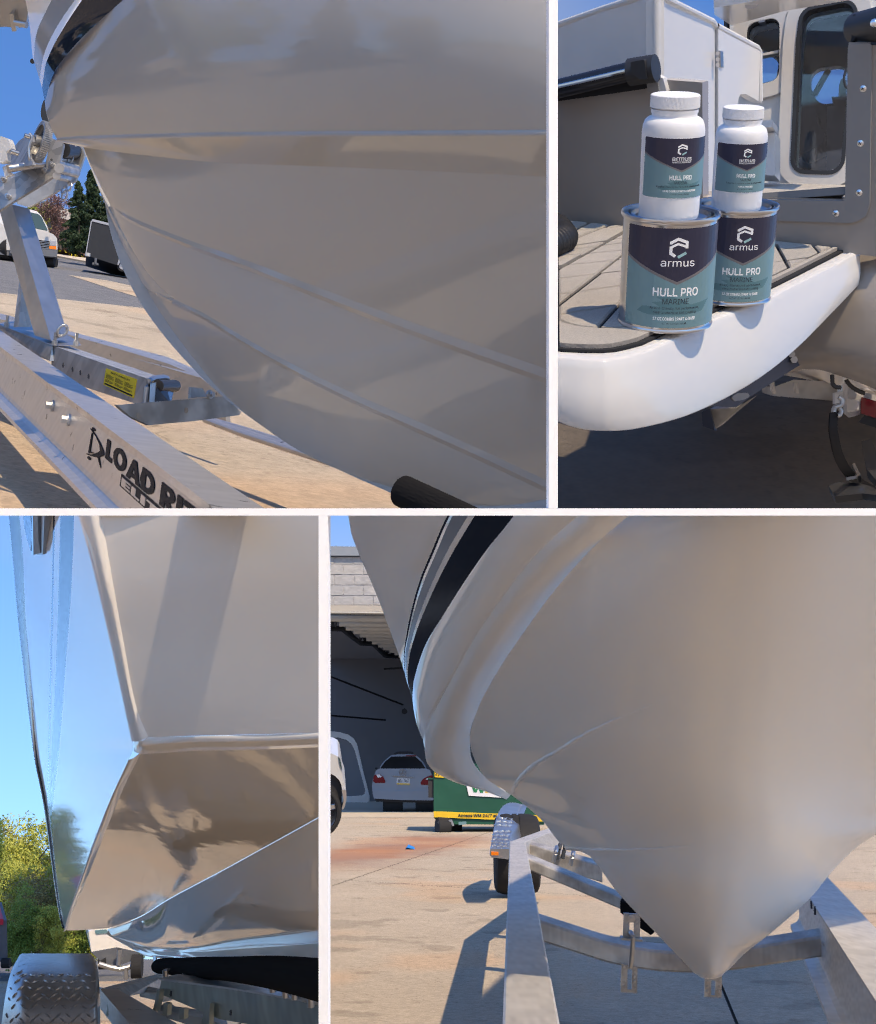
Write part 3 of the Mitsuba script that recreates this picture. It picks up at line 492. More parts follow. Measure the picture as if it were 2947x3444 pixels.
# tongue tube and base of the winch post
TU = Pl.three((179, 1166, 5.70), (500, 1284, 4.85), (179, 1216, 5.70))
TF = Pl(ph(T1, 560, 355, 5.72), np.cross(ph(T1, 1585, 712, 4.83) - ph(T1, 560, 355, 5.72), G1.n), ph(T1, 1585, 712, 4.83) - ph(T1, 560, 355, 5.72))
_f = [TF.hit(*q) for q in lin(T1, [(560, 355), (1585, 712), (1525, 1000), (540, 680)])]; _o = ph(T1, 1740, 700, 5.12) - _f[1]
tg = obj("tongue", hexa(_f + [q + _o for q in _f]), "galv", tr1, smooth=False)
obj("end_collar", [tube([ph(T1, *q) for q in ((1545, 985, 4.80), (1560, 800, 4.80), (1585, 735, 4.81), (1640, 705, 4.86), (1740, 695, 4.98), (1780, 705, 5.02))], .010, 12)], "galv_bright", tr1)
obj("sleeve", hexa([ph(T1, *q) for q in ((1600, 760, 4.80), (1660, 750, 4.80), (1640, 980, 4.78), (1590, 980, 4.78), (1620, 740, 5.0), (1700, 740, 5.0), (1690, 960, 5.0), (1620, 960, 5.0))]), "galv", tr1, smooth=False)
for x, y in [(676, 566), (776, 608), (860, 644), (948, 682)]: obj("hole", TF.ext(Point(TF.two(*lin(T1, [(x, y)])[0])).buffer(.0095), .004, .0015), "dark_inside", tg, smooth=False)
stp = lin(T1, [(1135, 598), (1462, 715), (1430, 918), (1107, 772)])
st = obj("safety_sticker", TF.plate(stp, .001, .002), "sticker_yellow", tg, smooth=False, label="yellow safety check list sticker")
sq = [TF.two(*q) for q in stp]; s0, sx_, sy_ = np.array(sq[3]), np.array(sq[2]) - sq[3], np.array(sq[0]) - sq[3]
def stick(u0, v0, u1, v1): return Polygon([s0 + sx_ * u + sy_ * v for u, v in ((u0, v0), (u1, v0), (u1, v1), (u0, v1))])
bars = [stick(.04, .06, .95, .155)] + [stick(x0, y0, x0 + w_, y0 + .022) for x0 in (.05, .36, .66) for y0, w_ in zip(np.arange(.24, .74, .045), [.22, .27, .25, .12, .0, .26, .24, .27, .2, .25, .15]) if w_ > 0]
obj("print", TF.ext(unary_union(bars), .0006, .0028), "print_black", st, smooth=False)
tt = text3("SAFETY CHECK LIST", np.linalg.norm(sy_) * .10, .0006, True, width=np.linalg.norm(sx_) * .62); b_ = np.eye(4); X = unit(TF.x * sx_[0] + TF.y * sx_[1]); Yv = unit(TF.x * sy_[0] + TF.y * sy_[1]); b_[:3, 0], b_[:3, 1], b_[:3, 2], b_[:3, 3] = X, Yv, TF.n, TF.at(*(s0 + sx_ * .5 + sy_ * .83), .0026)
tt.apply_transform(b_); obj("lettering", tt, "print_black", st, smooth=False)
obj("bumper_block", hexa([ph(T1, *q) for q in ((1670, 800, 4.82), (1790, 850, 4.9), (1820, 975, 4.9), (1640, 985, 4.8), (1700, 800, 5.0), (1860, 800, 5.1), (1830, 950, 5.1), (1660, 950, 5.0))]), "black_gloss", tr1, smooth=False)
obj("bumper_roll", cyl(ph(T1, 1680, 785, 4.84), ph(T1, 1865, 785, 5.08), .0205, 20), "black_rubber", tr1)
obj("base_plate", hexa([ph(T1, *q) for q in ((-30, 120, 6.3), (553, 345, 5.70), (865, 345, 5.78), (560, 357, 5.69), (-30, 150, 6.3), (750, 255, 6.0), (160, 90, 6.6), (870, 352, 5.78))]), "galv_bright", tr1, smooth=False)
obj("tongue_rear", hexa([ph(T1, *q) for q in ((0, 150, 6.3), (556, 358, 5.70), (590, 360, 5.72), (575, 520, 5.69), (530, 520, 5.69), (0, 300, 6.3), (640, 360, 6.0), (640, 520, 6.0))]), "galv", tr1, smooth=False)
for x, y, Y in [(585, 320, 5.68), (812, 325, 5.74), (75, 130, 6.2)]:
    c = ph(T1, x, y, Y); obj("nut", nut(c - G1.n * .012, G1.n, .0115, .018), "galv", tr1, smooth=False); obj("stud", cyl(c, c + G1.n * .038, .0065, 14), "steel_dull", tr1)
a = np.linspace(0, 2 * np.pi, 40); ec = ph(T1, 665, 195, 5.66); ex, ey = unit(np.array([.85, .5, 0])), G1.n + np.array([.25, 0, 0])
obj("eye_bolt", [tube(ec + .0175 * np.cos(a)[:, None] * ex + .0215 * np.sin(a)[:, None] * unit(ey), .0058, 12), cyl(ph(T1, 640, 240, 5.67), ph(T1, 600, 255, 5.68), .010, 14)], "galv_bright", tr1)
obj("winch_post", hexa([P(*q) for q in ((117, 1128, 5.80), (172, 1146, 5.72), (233, 1143, 5.80), (178, 1128, 5.90), (0, 712, 5.97), (42, 688, 5.89), (99, 702, 5.97), (57, 700, 6.05))]), "galv_bright", tr1, smooth=False)
obj("back_brace", hexa([P(*q) for q in ((46, 1100, 6.0), (62, 1100, 5.96), (105, 1100, 6.02), (90, 1095, 6.1), (66, 940, 6.02), (76, 935, 5.98), (112, 940, 6.04), (100, 938, 6.1))]), "galv", tr1, smooth=False)
# far rail and the strap-like crossmember
FR = Pl.three((231, 1117, 6.72), (564, 1208, 6.05), (231, 1165, 6.74))
r2 = obj("side_rail", FR.plate(lin(C3, [(-30, 300), (410, 400), (700, 482), (1000, 572), (1190, 650), (1330, 765), (1350, 925), (1230, 900), (900, 830), (420, 480), (-30, 420)]), .02), "aluminium", tr1, smooth=False)
obj("flange", hexa([ph(C3, *q) for q in ((-30, 265, 7.5), (410, 378, 6.95), (1000, 533, 6.3), (1190, 618, 5.9), (1190, 655, 5.85), (1000, 572, 6.2), (410, 402, 6.85), (-30, 302, 7.4))]), "aluminium", r2, smooth=False)
for dy, dY in ((0, 0), (22, .02), (40, .05)): obj("lip", tube([ph(C3, *q) for q in ((1225, 900 + dy * .2, 5.55 - dY), (1450, 965 + dy * .7, 5.25 - dY), (2300, 1230 + dy, 4.6 - dY))], .012, 10), "aluminium", r2)
XM = Pl.three((400, 1380, 4.3), (760, 1335, 4.75), (400, 1440, 4.3))
xm = obj("crossmember", XM.plate(lin(C3, [(700, 820), (900, 802), (1340, 768), (1440, 860), (1430, 880), (1160, 915), (890, 940), (780, 890)]), .012), "galv_dirty", tr1, smooth=False)
for x, y in [(825, 883), (1110, 852)]: obj("hole", XM.ext(Point(XM.two(*lin(C3, [(x, y)])[0])).buffer(.0085), .004, .002), "concrete_plain", xm, smooth=False)
obj("mount_plate", XM.plate(lin(C3, [(1232, 708), (1300, 715), (1330, 765), (1228, 775)]), .01, -.06), "galv", tr1, smooth=False); c = XM.hit(*lin(C3, [(1245, 757)])[0], .0); obj("bolt", [cyl(c, c + XM.n * .008, .014, 16), nut(c + XM.n * .008, XM.n, .009, .012)], "galv", tr1, smooth=False)
# bunk under the hull
ba, bb = [P(*q) for q in ((1356, 1652, 3.28), (1800, 1862, 3.0))]
bk1 = obj("bunk", [clip(clip(cyl(ba, bb, .036, 24), px=1861, keep=-1), py=1722, keep=1)], "bunk_carpet", tr1)
# winch on the post
mat("zinc", pr(proc(lambda p, n, uv: mix((.24, .245, .25), (.44, .44, .44), voronoi(p.x * 38 + p.y * 21, p.z * 38 + p.y * 13)[2])), .42, .6))
NPl = Pl.three((0, 700, 5.82), (190, 600, 5.80), (0, 620, 5.84))
obj("cheek_plate", NPl.plate(lin(U1, [(-30, 1010), (60, 1015), (160, 985), (530, 850), (545, 800), (590, 560), (650, 590), (735, 625), (740, 640), (690, 880), (665, 985), (520, 1080), (-30, 1420)]), .014), "zinc", tr1, smooth=False)
FPl = Pl.three((100, 700, 6.15), (280, 600, 6.1), (100, 620, 6.15))
obj("cheek_plate", FPl.plate(lin(U1, [(180, 1250), (200, 1330), (340, 1370), (880, 1065), (985, 765), (945, 615), (850, 610), (840, 720), (680, 860), (480, 980)]), .014), "galv", tr1, smooth=False)
obj("spacer", hexa([ph(U1, *q) for q in ((690, 880, 5.80), (700, 835, 5.80), (930, 900, 6.1), (915, 1010, 6.1), (665, 985, 5.80), (720, 830, 6.0), (900, 870, 6.12))]), "galv", tr1, smooth=False)
obj("spacer_tube", cyl(ph(U1, 690, 920, 5.78), ph(U1, 880, 972, 6.08), .019, 20), "galv", tr1); obj("spacer_tube", cyl(ph(U1, 660, 1005, 5.79), ph(U1, 790, 1032, 6.0), .016, 20), "galv", tr1)
for x, y in [(605, 882), (522, 945), (45, 1050), (105, 1252)]:
    c = NPl.hit(*lin(U1, [(x, y)])[0]); obj("nut", [cyl(c, c + NPl.n * .006, .0125, 18), nut(c + NPl.n * .006, NPl.n, .0095, .013), cyl(c + NPl.n * .018, c + NPl.n * .026, .005, 12)], "galv_bright", tr1, smooth=25)
obj("plate_hole", NPl.ext(Point(NPl.two(*lin(U1, [(600, 822)])[0])).buffer(.005), .004, .002), "dark_inside", tr1, smooth=False)
gc = ph(U1, 432, 602, 5.76); gax = unit([-.80, -.52, .22]); gb = basis(gax, [0, 0, 1])
def gear(r, th, teeth):
    w = np.arange(teeth * 4) / (teeth * 4) * 2 * np.pi; rad = r * np.where((np.arange(teeth * 4) % 4) < 2, 1.0, .945)
    g = Polygon(np.c_[rad * np.cos(w), rad * np.sin(w)]).difference(Point(0, 0).buffer(r * .80, 24)); return trimesh.creation.extrude_polygon(g, th, engine="earcut")
Bg = np.stack([gb[:, 0], gb[:, 2], gax], 1)
wn = obj("winch_gear", place_at(gear(.0835, .032, 64), Bg, gc - gax * .032), "zinc", tr1, smooth=False)
obj("gear_disc", cyl(gc - gax * .026, gc - gax * .020, .070, 40), "steel_dull", wn); obj("hub", cyl(gc - gax * .02, gc + gax * .012, .022, 24), "zinc", wn)
for k_ in range(5): o_ = gc - gax * .0195 + .046 * (math.cos(k_ * 1.256) * gb[:, 0] + math.sin(k_ * 1.256) * gb[:, 2]); obj("gear_hole", cyl(o_, o_ + gax * .001, .010, 16), "dark_inside", wn)
HP = Pl(gc + gax * .03, gax, gb[:, 0])
obj("winch_housing", HP.plate(lin(U1, [(95, 930), (100, 770), (150, 690), (220, 600), (290, 550), (325, 530), (345, 515), (370, 545), (372, 600), (330, 700), (335, 780), (380, 850), (385, 880)]), .012, 0, .003), "zinc", tr1, smooth=False)
obj("housing_edge", tube(spline([ph(U1, *q) for q in ((345, 515, 5.67), (370, 550, 5.67), (335, 690, 5.67), (340, 790, 5.67), (375, 860, 5.68), (520, 860, 5.75))], 30), .0055, 10), "galv_bright", tr1)
obj("drum_cover", cyl(ph(U1, 95, 925, 5.70), ph(U1, 500, 860, 5.78), .0155, 20), "galv_bright", tr1)
c = ph(U1, 345, 555, 5.66); obj("pivot_bolt", [cyl(c, c + gax * .02, .008, 14)], "steel_dull", tr1); c = ph(U1, 215, 750, 5.66); obj("pivot_bolt", cyl(c, c + gax * .03, .010, 14), "steel_dull", tr1)
obj("crank_cover", [Pl.three((0, 460, 5.7), (38, 470, 5.68), (0, 545, 5.7)).plate(lin(U1, [(-30, 540), (20, 548), (90, 572), (115, 630), (130, 700), (75, 720), (68, 830), (40, 850), (-30, 855)]), .03, 0, .004), Pl.three((10, 560, 5.72), (46, 590, 5.72), (10, 590, 5.72)).plate(lin(U1, [(28, 905), (80, 882), (105, 960), (160, 985), (60, 1015)]), .02)], "gelcoat_white", tr1, smooth=False)
obj("bow_stop", [Pl.three((145, 340, 6.3), (170, 420, 6.3), (138, 400, 6.3)).plate(lin(U1, [(512, 118), (485, 190), (475, 260), (478, 320), (500, 380), (550, 415), (640, 420), (640, 200)]), .05, 0, .004)], "black_rubber", tr1, smooth=False)
obj("bow_roller", cyl(ph(U1, 715, 700, 5.86), ph(U1, 850, 720, 6.1), .035, 28), "black_rubber", tr1)
def link(c, d, s, r):
    u = unit(d); v = unit(np.cross(u, [.3, .9, .2])); w = np.linspace(0, 2 * np.pi, 29); return tube(c + s * 1.5 * np.sin(w)[:, None] * u + s * .85 * np.cos(w)[:, None] * v, r, 8)
ch = thing("safety_chain", "short galvanised safety chain hanging from the winch bracket", "chain")
for i, (x, y, Y, d) in enumerate([(855, 660, 6.0, (0, .3, 1)), (805, 665, 5.98, (.1, -.4, 1)), (830, 725, 5.99, (.6, .2, 1)), (790, 770, 5.98, (-.4, .6, 1)), (815, 820, 5.99, (.5, .1, .8)), (805, 1130, 5.98, (.1, .3, 1)), (745, 1170, 5.97, (.1, .6, 1)), (752, 1235, 5.96, (.35, -.1, 1))]): obj("link", link(ph(U1, x, y, Y), d, .0105 if i < 5 else .013, .0038), "galv_bright", ch)
# yard, street, verge
m, uv = sheet(G1, [(-80, 978), (514, 1041), (800, 1090), (800, 960), (460, 925), (392, 880), (188, 849), (-80, 812)], -.004)
struct("asphalt_street", m, "asphalt", uv=uv, smooth=False)
m, uv = sheet(G1, lin(V1, [(810, 1150), (1300, 1220), (1800, 1330), (1850, 1480), (1400, 1340), (1050, 1225)]), .002); struct("street_patch", m, "concrete", uv=uv, smooth=False)
kp = [G1.hit(*q) for q in lin(V1, [(560, 935), (688, 942), (1050, 1010), (1420, 1090), (1420, 1065), (1050, 940), (690, 872), (560, 860)])]
struct("kerb_walk", slab([q + G1.n * .05 for q in kp], .1, G1.n), "concrete_plain", smooth=False)
gp = lin(V1, [(540, 905), (690, 915), (1050, 975), (1500, 1060), (1500, 900), (1100, 852), (640, 800), (540, 790)])
m, uv = sheet(G1, gp, .03); struct("verge", m, "verge_green", uv=uv, smooth=False)
loc = Polygon([G1.lhit(*q, .03)[:2] for q in gp]); bx_ = loc.bounds; fl, gr_ = [], []
while len(fl) < 900:
    x, y = rng.uniform(bx_[0], bx_[2]), rng.uniform(bx_[1], bx_[3])
    if loc.contains(Point(x, y)): s = rng.uniform(.03, .07); fl.append(G1.to(x, y, .06 + rng.uniform(0, .12)) + rng.normal(size=(3, 3)) * s)
v = np.array(fl).reshape(-1, 3); obj("dandelion_flowers", trimesh.Trimesh(v, np.arange(len(v)).reshape(-1, 3), process=False), "flower_yellow", kind="stuff", label="yellow dandelions covering the verge by the street", smooth=False)
labels["dandelion_flowers"]["category"] = "flowers"
# house behind
hs = thing("house", "low house with grey brown roof behind the evergreen trees", "house")
obj("wall", Pl.three((150, 800, 52), (250, 810, 52), (150, 740, 52)).plate(lin(V1, [(400, 460), (560, 455), (880, 500), (900, 830), (400, 790)]), 3), "brick_pink", hs, smooth=False)
obj("roof", hexa([ph(V1, *q) for q in ((540, 455, 51), (900, 505, 51), (870, 380, 55), (590, 330, 55), (900, 505, 56), (540, 455, 56))]), "roof_grey", hs, smooth=False)
# trees
def leaf_tris(c, s, n, g):                     # n small leaf faces, size s, round the centres c
    q = c[g.integers(0, len(c), n)] if len(c) != n else c; a, b = g.normal(size=(n, 3)), g.normal(size=(n, 3)); a /= np.linalg.norm(a, axis=1, keepdims=True); b /= np.linalg.norm(b, axis=1, keepdims=True)
    s = np.broadcast_to(s, (n,))[:, None] * g.uniform(.6, 1.3, (n, 1)); v = np.stack([q - a * s, q + b * s * .8, q + a * s, q - b * s * .8], 1).reshape(-1, 3); k = np.arange(n)[:, None] * 4
    return trimesh.Trimesh(v, np.vstack([k + [[0, 1, 2]], k + [[0, 2, 3]]]).reshape(-1, 3), process=False)
def conifer(base, up, h, r, seed, key, mats=("needles_dark", "bark")):
    g = np.random.default_rng(seed); up = unit(up); a = unit(np.cross(up, [0, 1, 0])); b = np.cross(a, up)
    obj("trunk", cyl(base, base + up * h * .97, h * .022, 8, h * .003), mats[1], key)
    pts, wood = [], []
    for i in range(170):
        t = (i + g.uniform()) / 170; z = h * (.05 + .95 * t); R = r * (1 - t) ** .85 * g.uniform(.55, 1.15) + .01 * h; an = g.uniform(0, 2 * np.pi); d = math.cos(an) * a + math.sin(an) * b
        tip = base + up * (z - R * .12 + .10 * R) + d * R; root = base + up * z; wood.append(cyl(root, tip, h * .004, 4, h * .001)); k = max(8, int(70 * R / r) + 10); s = g.uniform(.15, 1, k) ** .7
        pts.append(root + (tip - root) * s[:, None] + up * (-(s ** 2) * R * .10)[:, None] + g.normal(size=(k, 3)) * R * .10 * (1.3 - s)[:, None])
    obj("branches", trimesh.util.concatenate(wood), mats[1], key, kind="stuff"); c = np.vstack(pts); obj("foliage", leaf_tris(np.repeat(c, 4, 0) + g.normal(size=(len(c) * 4, 3)) * h * .008, h * .014, len(c) * 4, g), mats[0], key, kind="stuff", smooth=False)
def broadleaf(base, up, h, r, seed, key, leafm, bark="bark", dens=1.0, low=.3, leaf=.012):
    g = np.random.default_rng(seed); up = unit(up); a = unit(np.cross(up, [0, 1, 0])); b = np.cross(a, up)
    obj("trunk", cyl(base, base + up * h * .75, h * .020, 8, h * .006), bark, key); wood, pts = [], []
    for i in range(26):
        t = g.uniform(low * .7, .8); root = base + up * h * t * .9; an = g.uniform(0, 2 * np.pi); d = math.cos(an) * a + math.sin(an) * b; L = r * g.uniform(.5, 1.05) * math.sin(math.pi * min(1, max(.12, 1 - (t - low) * .9)) ) ** .4
        tip = root + d * L + up * L * g.uniform(.3, 1.1); wood.append(cyl(root, tip, h * .007, 5, h * .002))
        for j in range(5):
            r2_ = root + (tip - root) * g.uniform(.35, 1); t2_ = r2_ + g.normal(size=3) * r * .22 + up * r * .12; wood.append(cyl(r2_, t2_, h * .0028, 4, h * .0008)); k = int(22 * dens); pts.append(t2_ + g.normal(size=(k, 3)) * r * .11)
    obj("limbs", trimesh.util.concatenate(wood), bark, key, kind="stuff"); c = np.vstack(pts); obj("crown", leaf_tris(np.repeat(c, 5, 0) + g.normal(size=(len(c) * 5, 3)) * r * .05, h * leaf, len(c) * 5, g), leafm, key, kind="stuff", smooth=False)
mat("needles_dark", pr(proc(lambda p, n, uv: mix((.022, .045, .018), (.05, .085, .03), noise(p.x * 4, p.y * 4, p.z * 4))), .6)); mat("bark", pr((.11, .09, .07), .9))
mat("leaf_spring", pr(proc(lambda p, n, uv: mix((.32, .38, .06), (.52, .52, .10), noise(p.x * 1.1, p.y * 1.1, p.z * 1.1))), .6)); mat("leaf_green", pr(proc(lambda p, n, uv: mix((.15, .25, .04), (.27, .36, .07), noise(p.x * 1.3, p.y * 1.3, p.z * 1.3))), .6))
mat("leaf_olive", pr(proc(lambda p, n, uv: mix((.19, .18, .07), (.30, .27, .12), noise(p.x * 1.2, p.y * 1.2, p.z * 1.2))), .7)); mat("leaf_red", pr((.22, .125, .105), .6)); mat("flower_yellow", pr((.75, .60, .02), .6)); mat("verge_green", pr((.16, .20, .03), .9))
mat("brick_pink", pr((.30, .20, .16), .9)); mat("roof_grey", pr((.27, .25, .22), .9)); mat("concrete_plain", pr((.36, .31, .245), .9))
for lab, tp, bs, w, Y, sd in [("tall dark evergreen tree close behind the black trailer", (305, 575), (345, 850), 95, 42, 1), ("dark evergreen tree left of the taller one, beside the verge", (262, 612), (268, 848), 75, 41, 2)]:
    k = thing("evergreen_tree", lab, "tree", "evergreens behind the street"); b_, t_ = P(*bs, Y), P(*tp, Y); conifer(b_, t_ - b_, np.linalg.norm(t_ - b_), w * Y / 5000, sd, k)
k = thing("shrub", "reddish spring tree with sparse twigs left of the evergreens", "tree"); b_, t_ = P(205, 840, 44), P(175, 650, 44); broadleaf(b_, t_ - b_, 1.7, .55, 3, k, "leaf_red", dens=.45, leaf=.015)
k = thing("shrub", "pale green blossoming tree above the white van's hood", "tree"); b_, t_ = P(150, 830, 46), P(132, 680, 46); broadleaf(b_, t_ - b_, 1.55, .38, 4, k, "leaf_spring", dens=1.2, leaf=.016)
# van
vn = thing("van", "white van parked behind the winch post, nose towards the yard", "van"); VP = Pl.three((120, 880, 33), (195, 890, 33.13), (120, 800, 33)); VQ = Pl.three((120, 800, 33.6), (160, 795, 33.67), (120, 700, 34.6))
obj("body", VP.plate(lin(V1, [(-60, 480), (40, 560), (430, 605), (560, 630), (640, 668), (682, 715), (688, 860), (510, 870), (-60, 850)]), 3.2, 0, .03), "gelcoat_white", vn, smooth=False)
obj("cab", VQ.plate(lin(V1, [(-60, 250), (250, 350), (370, 372), (440, 392), (490, 440), (560, 560), (585, 640), (-60, 600)]), 2.6, 0, .04), "gelcoat_white", vn, smooth=False)
obj("windscreen", VQ.plate(lin(V1, [(150, 400), (370, 412), (460, 432), (500, 470), (575, 630), (430, 600), (150, 570)]), .02, .015, .02), "glass_dark", vn, smooth=False)
mat("glass_dark", pr((.05, .085, .085), .08, spec=.6)); mat("amber", pr((.85, .22, .01), .3)); mat("bumper_grey", pr((.13, .14, .16), .5)); mat("tyre", bump(pr((.02, .02, .021), .8), lambda p, n, uv: noise(p.x * 40, p.y * 40, p.z * 40), .004))
gl = obj("grille", VP.plate(lin(V1, [(300, 715), (470, 735), (595, 752), (590, 850), (300, 830)]), .03, .02), "black_gloss", vn, smooth=False)
for j in range(5): obj("bar", VP.plate(lin(V1, [(300, 728 + j * 20), (588, 764 + j * 19), (588, 770 + j * 19), (300, 734 + j * 20)]), .02, .035), "steel_dull", gl, smooth=False)
obj("headlight", VP.plate(lin(V1, [(600, 752), (668, 748), (672, 805), (598, 805)]), .03, .025), "chrome", vn, smooth=False); obj("turn_signal", VP.plate(lin(V1, [(588, 808), (670, 812), (672, 850), (586, 842)]), .03, .03), "amber", vn, smooth=False)
obj("bumper", VP.plate(lin(V1, [(120, 830), (510, 852), (688, 858), (686, 900), (670, 948), (540, 935), (120, 900)]), .2, .10, .02), "bumper_grey", vn, smooth=False)
obj("mirror", VP.plate(lin(V1, [(565, 555), (605, 560), (610, 610), (575, 615)]), .12, .3, .02), "black_rubber", vn, smooth=False)
for x, y in [(573, 975), (28, 815)]: c = VP.hit(*lin(V1, [(x, y)])[0]); obj("wheel", cyl(c + np.array([-.12, .25, 0]), c + np.array([.12, .20, 0]), .125 if x > 100 else .25, 28), "tyre", vn)
obj("underbody", VP.plate(lin(V1, [(-60, 720), (60, 700), (120, 820), (520, 930), (520, 960), (-60, 900)]), 3.0, -.02), "bumper_grey", vn, smooth=False)
# enclosed cargo trailer
ct = thing("cargo_trailer", "black enclosed cargo trailer with tandem wheels parked across the street", "trailer"); CP = Pl.three((290, 858, 34), (395, 892, 34.17), (308, 740, 34))
obj("box", CP.plate(lin(V1, [(1098, 497), (1800, 670), (1800, 1125), (1400, 1035), (1024, 915)]), 2.0), "trailer_black", ct, smooth=False)
mat("trailer_black", pr((.028, .030, .035), .3)); mat("trim_silver", pr((.6, .6, .62), .3, .8))
obj("top_trim", CP.plate(lin(V1, [(1100, 485), (1800, 655), (1800, 688), (1094, 512)]), 2.0, .02), "trim_silver", ct, smooth=False); obj("corner_trim", CP.plate(lin(V1, [(1086, 505), (1098, 508), (1030, 905), (1020, 903)]), .1, .015), "trim_silver", ct, smooth=False)
obj("fender", CP.plate(lin(V1, [(1400, 1035), (1412, 980), (1440, 950), (1700, 985), (1700, 1030), (1640, 1020), (1510, 1000), (1480, 975), (1440, 985), (1415, 1040)]), .2, .12), "trim_silver", ct, smooth=False)
for x, y in [(1462, 1050), (1578, 1085)]:
    c = CP.hit(*lin(V1, [(x, y)])[0]); n_ = CP.n; w_ = obj("wheel", cyl(c - n_ * .06, c + n_ * .02, .118, 32), "tyre", ct); obj("rim", cyl(c + n_ * .02, c + n_ * .024, .072, 24), "trim_silver", w_); obj("hub", cyl(c + n_ * .024, c + n_ * .03, .02, 16), "dark_inside", w_)
obj("jack", [cyl(CP.hit(*lin(V1, [(1145, 950)])[0]), CP.hit(*lin(V1, [(1138, 1020)])[0]), .03, 10), CP.plate(lin(V1, [(1105, 1000), (1175, 1010), (1178, 1035), (1100, 1025)]), .2)], "bumper_grey", ct); obj("gas_bottle", cyl(CP.hit(*lin(V1, [(1050, 890)])[0], .1), CP.hit(*lin(V1, [(1045, 930)])[0], .1), .06, 14), "gelcoat_white", ct)

# trees along the left side of the yard, beyond the frame: the glossy topsides mirror them
for i, (x, y, h_, w_, kind) in enumerate([(-7.6, 3.2, 3.3, .75, 0), (-7.2, 5.0, 2.6, .9, 1), (-7.9, 6.6, 3.6, .8, 0), (-7.4, 8.2, 2.4, .85, 2), (-8.3, 10.0, 3.4, .8, 0), (-7.8, 1.4, 2.5, .9, 2)]):
    k = thing("evergreen_tree" if kind == 0 else "tree", ["first", "second", "third", "fourth", "fifth", "last"][i] + (" tree of the row left of the yard, an evergreen" if kind == 0 else " tree of the row left of the yard, in spring leaf"), "tree", "row of trees left of the yard"); b_ = G1.to(x, y, 0)
    conifer(b_, G1.n, h_, w_, 60 + i, k) if kind == 0 else broadleaf(b_, G1.n, h_, w_, 60 + i, k, "leaf_olive" if kind == 2 else "leaf_green", leaf=.015)
# ================================================================== upper right: two coating kits on a swim platform
S2 = (0.84, 1850, 0)
BAY[:] = [cutx(1862, 1), cuty(1722, 1)]
ZP = 1.04
def q2(p): return lin(S2, p)
mat("pad_tan", bump(pr(proc(lambda p, n, uv: mix((0.26, 0.245, 0.22), (0.315, 0.295, 0.27), fbm(p.x * 9, p.y * 9, p.z * 9, 3)) * (0.86 + 0.28 * noise(p.x * 420, p.y * 420, p.z * 420))), 0.9, spec=0.2), lambda p, n, uv: noise(p.x * 300, p.y * 300, p.z * 300), 0.0008))
mat("black_foam", pr((0.022, 0.023, 0.026), 0.8, spec=0.2))
mat("black_rubber", pr((0.02, 0.021, 0.024), 0.45))
mat("black_gloss", pr((0.012, 0.013, 0.018), 0.16))
mat("can_steel", pr((0.62, 0.62, 0.63), 0.16, 1.0))
mat("chrome", pr((0.75, 0.75, 0.76), 0.08, 1.0))
mat("steel_dull", pr((0.45, 0.45, 0.45), 0.35, 1.0))
mat("bottle_white", pr((0.74, 0.75, 0.76), 0.28, spec=0.45))
mat("label_navy", pr((0.026, 0.026, 0.055), 0.35)); mat("label_teal", pr((0.15, 0.27, 0.305), 0.4)); mat("label_grey", pr((0.16, 0.155, 0.165), 0.4))
mat("print_white", pr((0.85, 0.86, 0.87), 0.5)); mat("print_dark", pr((0.02, 0.03, 0.045), 0.5)); mat("print_teal", pr((0.30, 0.50, 0.52), 0.5)); mat("print_ghost", pr((0.085, 0.19, 0.22), 0.45))
mat("grey_plate", pr((0.22, 0.22, 0.22), 0.5)); mat("navy_plate", pr((0.022, 0.032, 0.06), 0.3))
mat("dark_inside", pr((0.05, 0.056, 0.066), 0.6)); mat("grey_inside", pr((0.16, 0.165, 0.17), 0.6))
mat("pane", {"type": "thindielectric", "specular_transmittance": {"type": "rgb", "value": [0.70, 0.76, 0.82]}}, two=False)
mat("red_lens", pr((0.20, 0.012, 0.018), 0.15))
boat2 = thing("motorboat", "white cruiser stern with open gate, cabin door and tan padded swim platform", "boat")
pz = lambda p, dz=0.0: [G2.hit(x, y, ZP + dz) for x, y in q2(p)]
rim = [(-30, 1418), (60, 1430), (150, 1437), (210, 1438), (270, 1432), (330, 1420), (400, 1398), (520, 1343), (700, 1260), (850, 1203), (1000, 1128), (1130, 1063), (1195, 1029), (1240, 1003)]
NB = 120
top_r = np.array(pz(spline(np.c_[np.array(rim, float), np.zeros(len(rim))], NB)[:, :2]))
def xs(curve): return curve[:, 0] / curve[:, 1] * FOC + CX
low = spline(np.array([(x, y, 0) for x, y in [(-30, 1672), (30, 1690), (80, 1709), (130, 1722), (190, 1729), (250, 1730), (310, 1726), (380, 1714), (520, 1678), (640, 1630), (790, 1550), (900, 1474), (1000, 1388), (1130, 1255), (1235, 1143)]], float), NB)[:, :2]
low3 = np.array([P(S2[0] * x + S2[1], S2[0] * y, np.interp(S2[0] * x + S2[1], xs(top_r), top_r[:, 1]) + 0.012) for x, y in low])
inn = top_r + (G2.g * 0.028 + G2.n * 0.0)
mid1 = top_r + G2.n * -0.004 - G2.g * 0.006; mid2 = top_r - G2.n * 0.02 - G2.g * 0.012
fas = np.array([inn, top_r + G2.g * .01, top_r + G2.g * 0.003 - G2.n * .001, mid1, mid2] + [mid2 + (low3 - mid2) * t + (-G2.g * .012) * math.sin(math.pi * t) for t in (.25, .5, .75, .97)] + [low3 + G2.g * .006, low3 + G2.g * .05 + G2.n * .005])
obj("swim_platform", [clip(grid(fas), px=1862)], "gelcoat_white", boat2, smooth=True)
base_l, base_r = G2.hit(*lin(S2, [(0, 890)])[0], ZP), G2.hit(*lin(S2, [(1200, 1012)])[0], ZP)
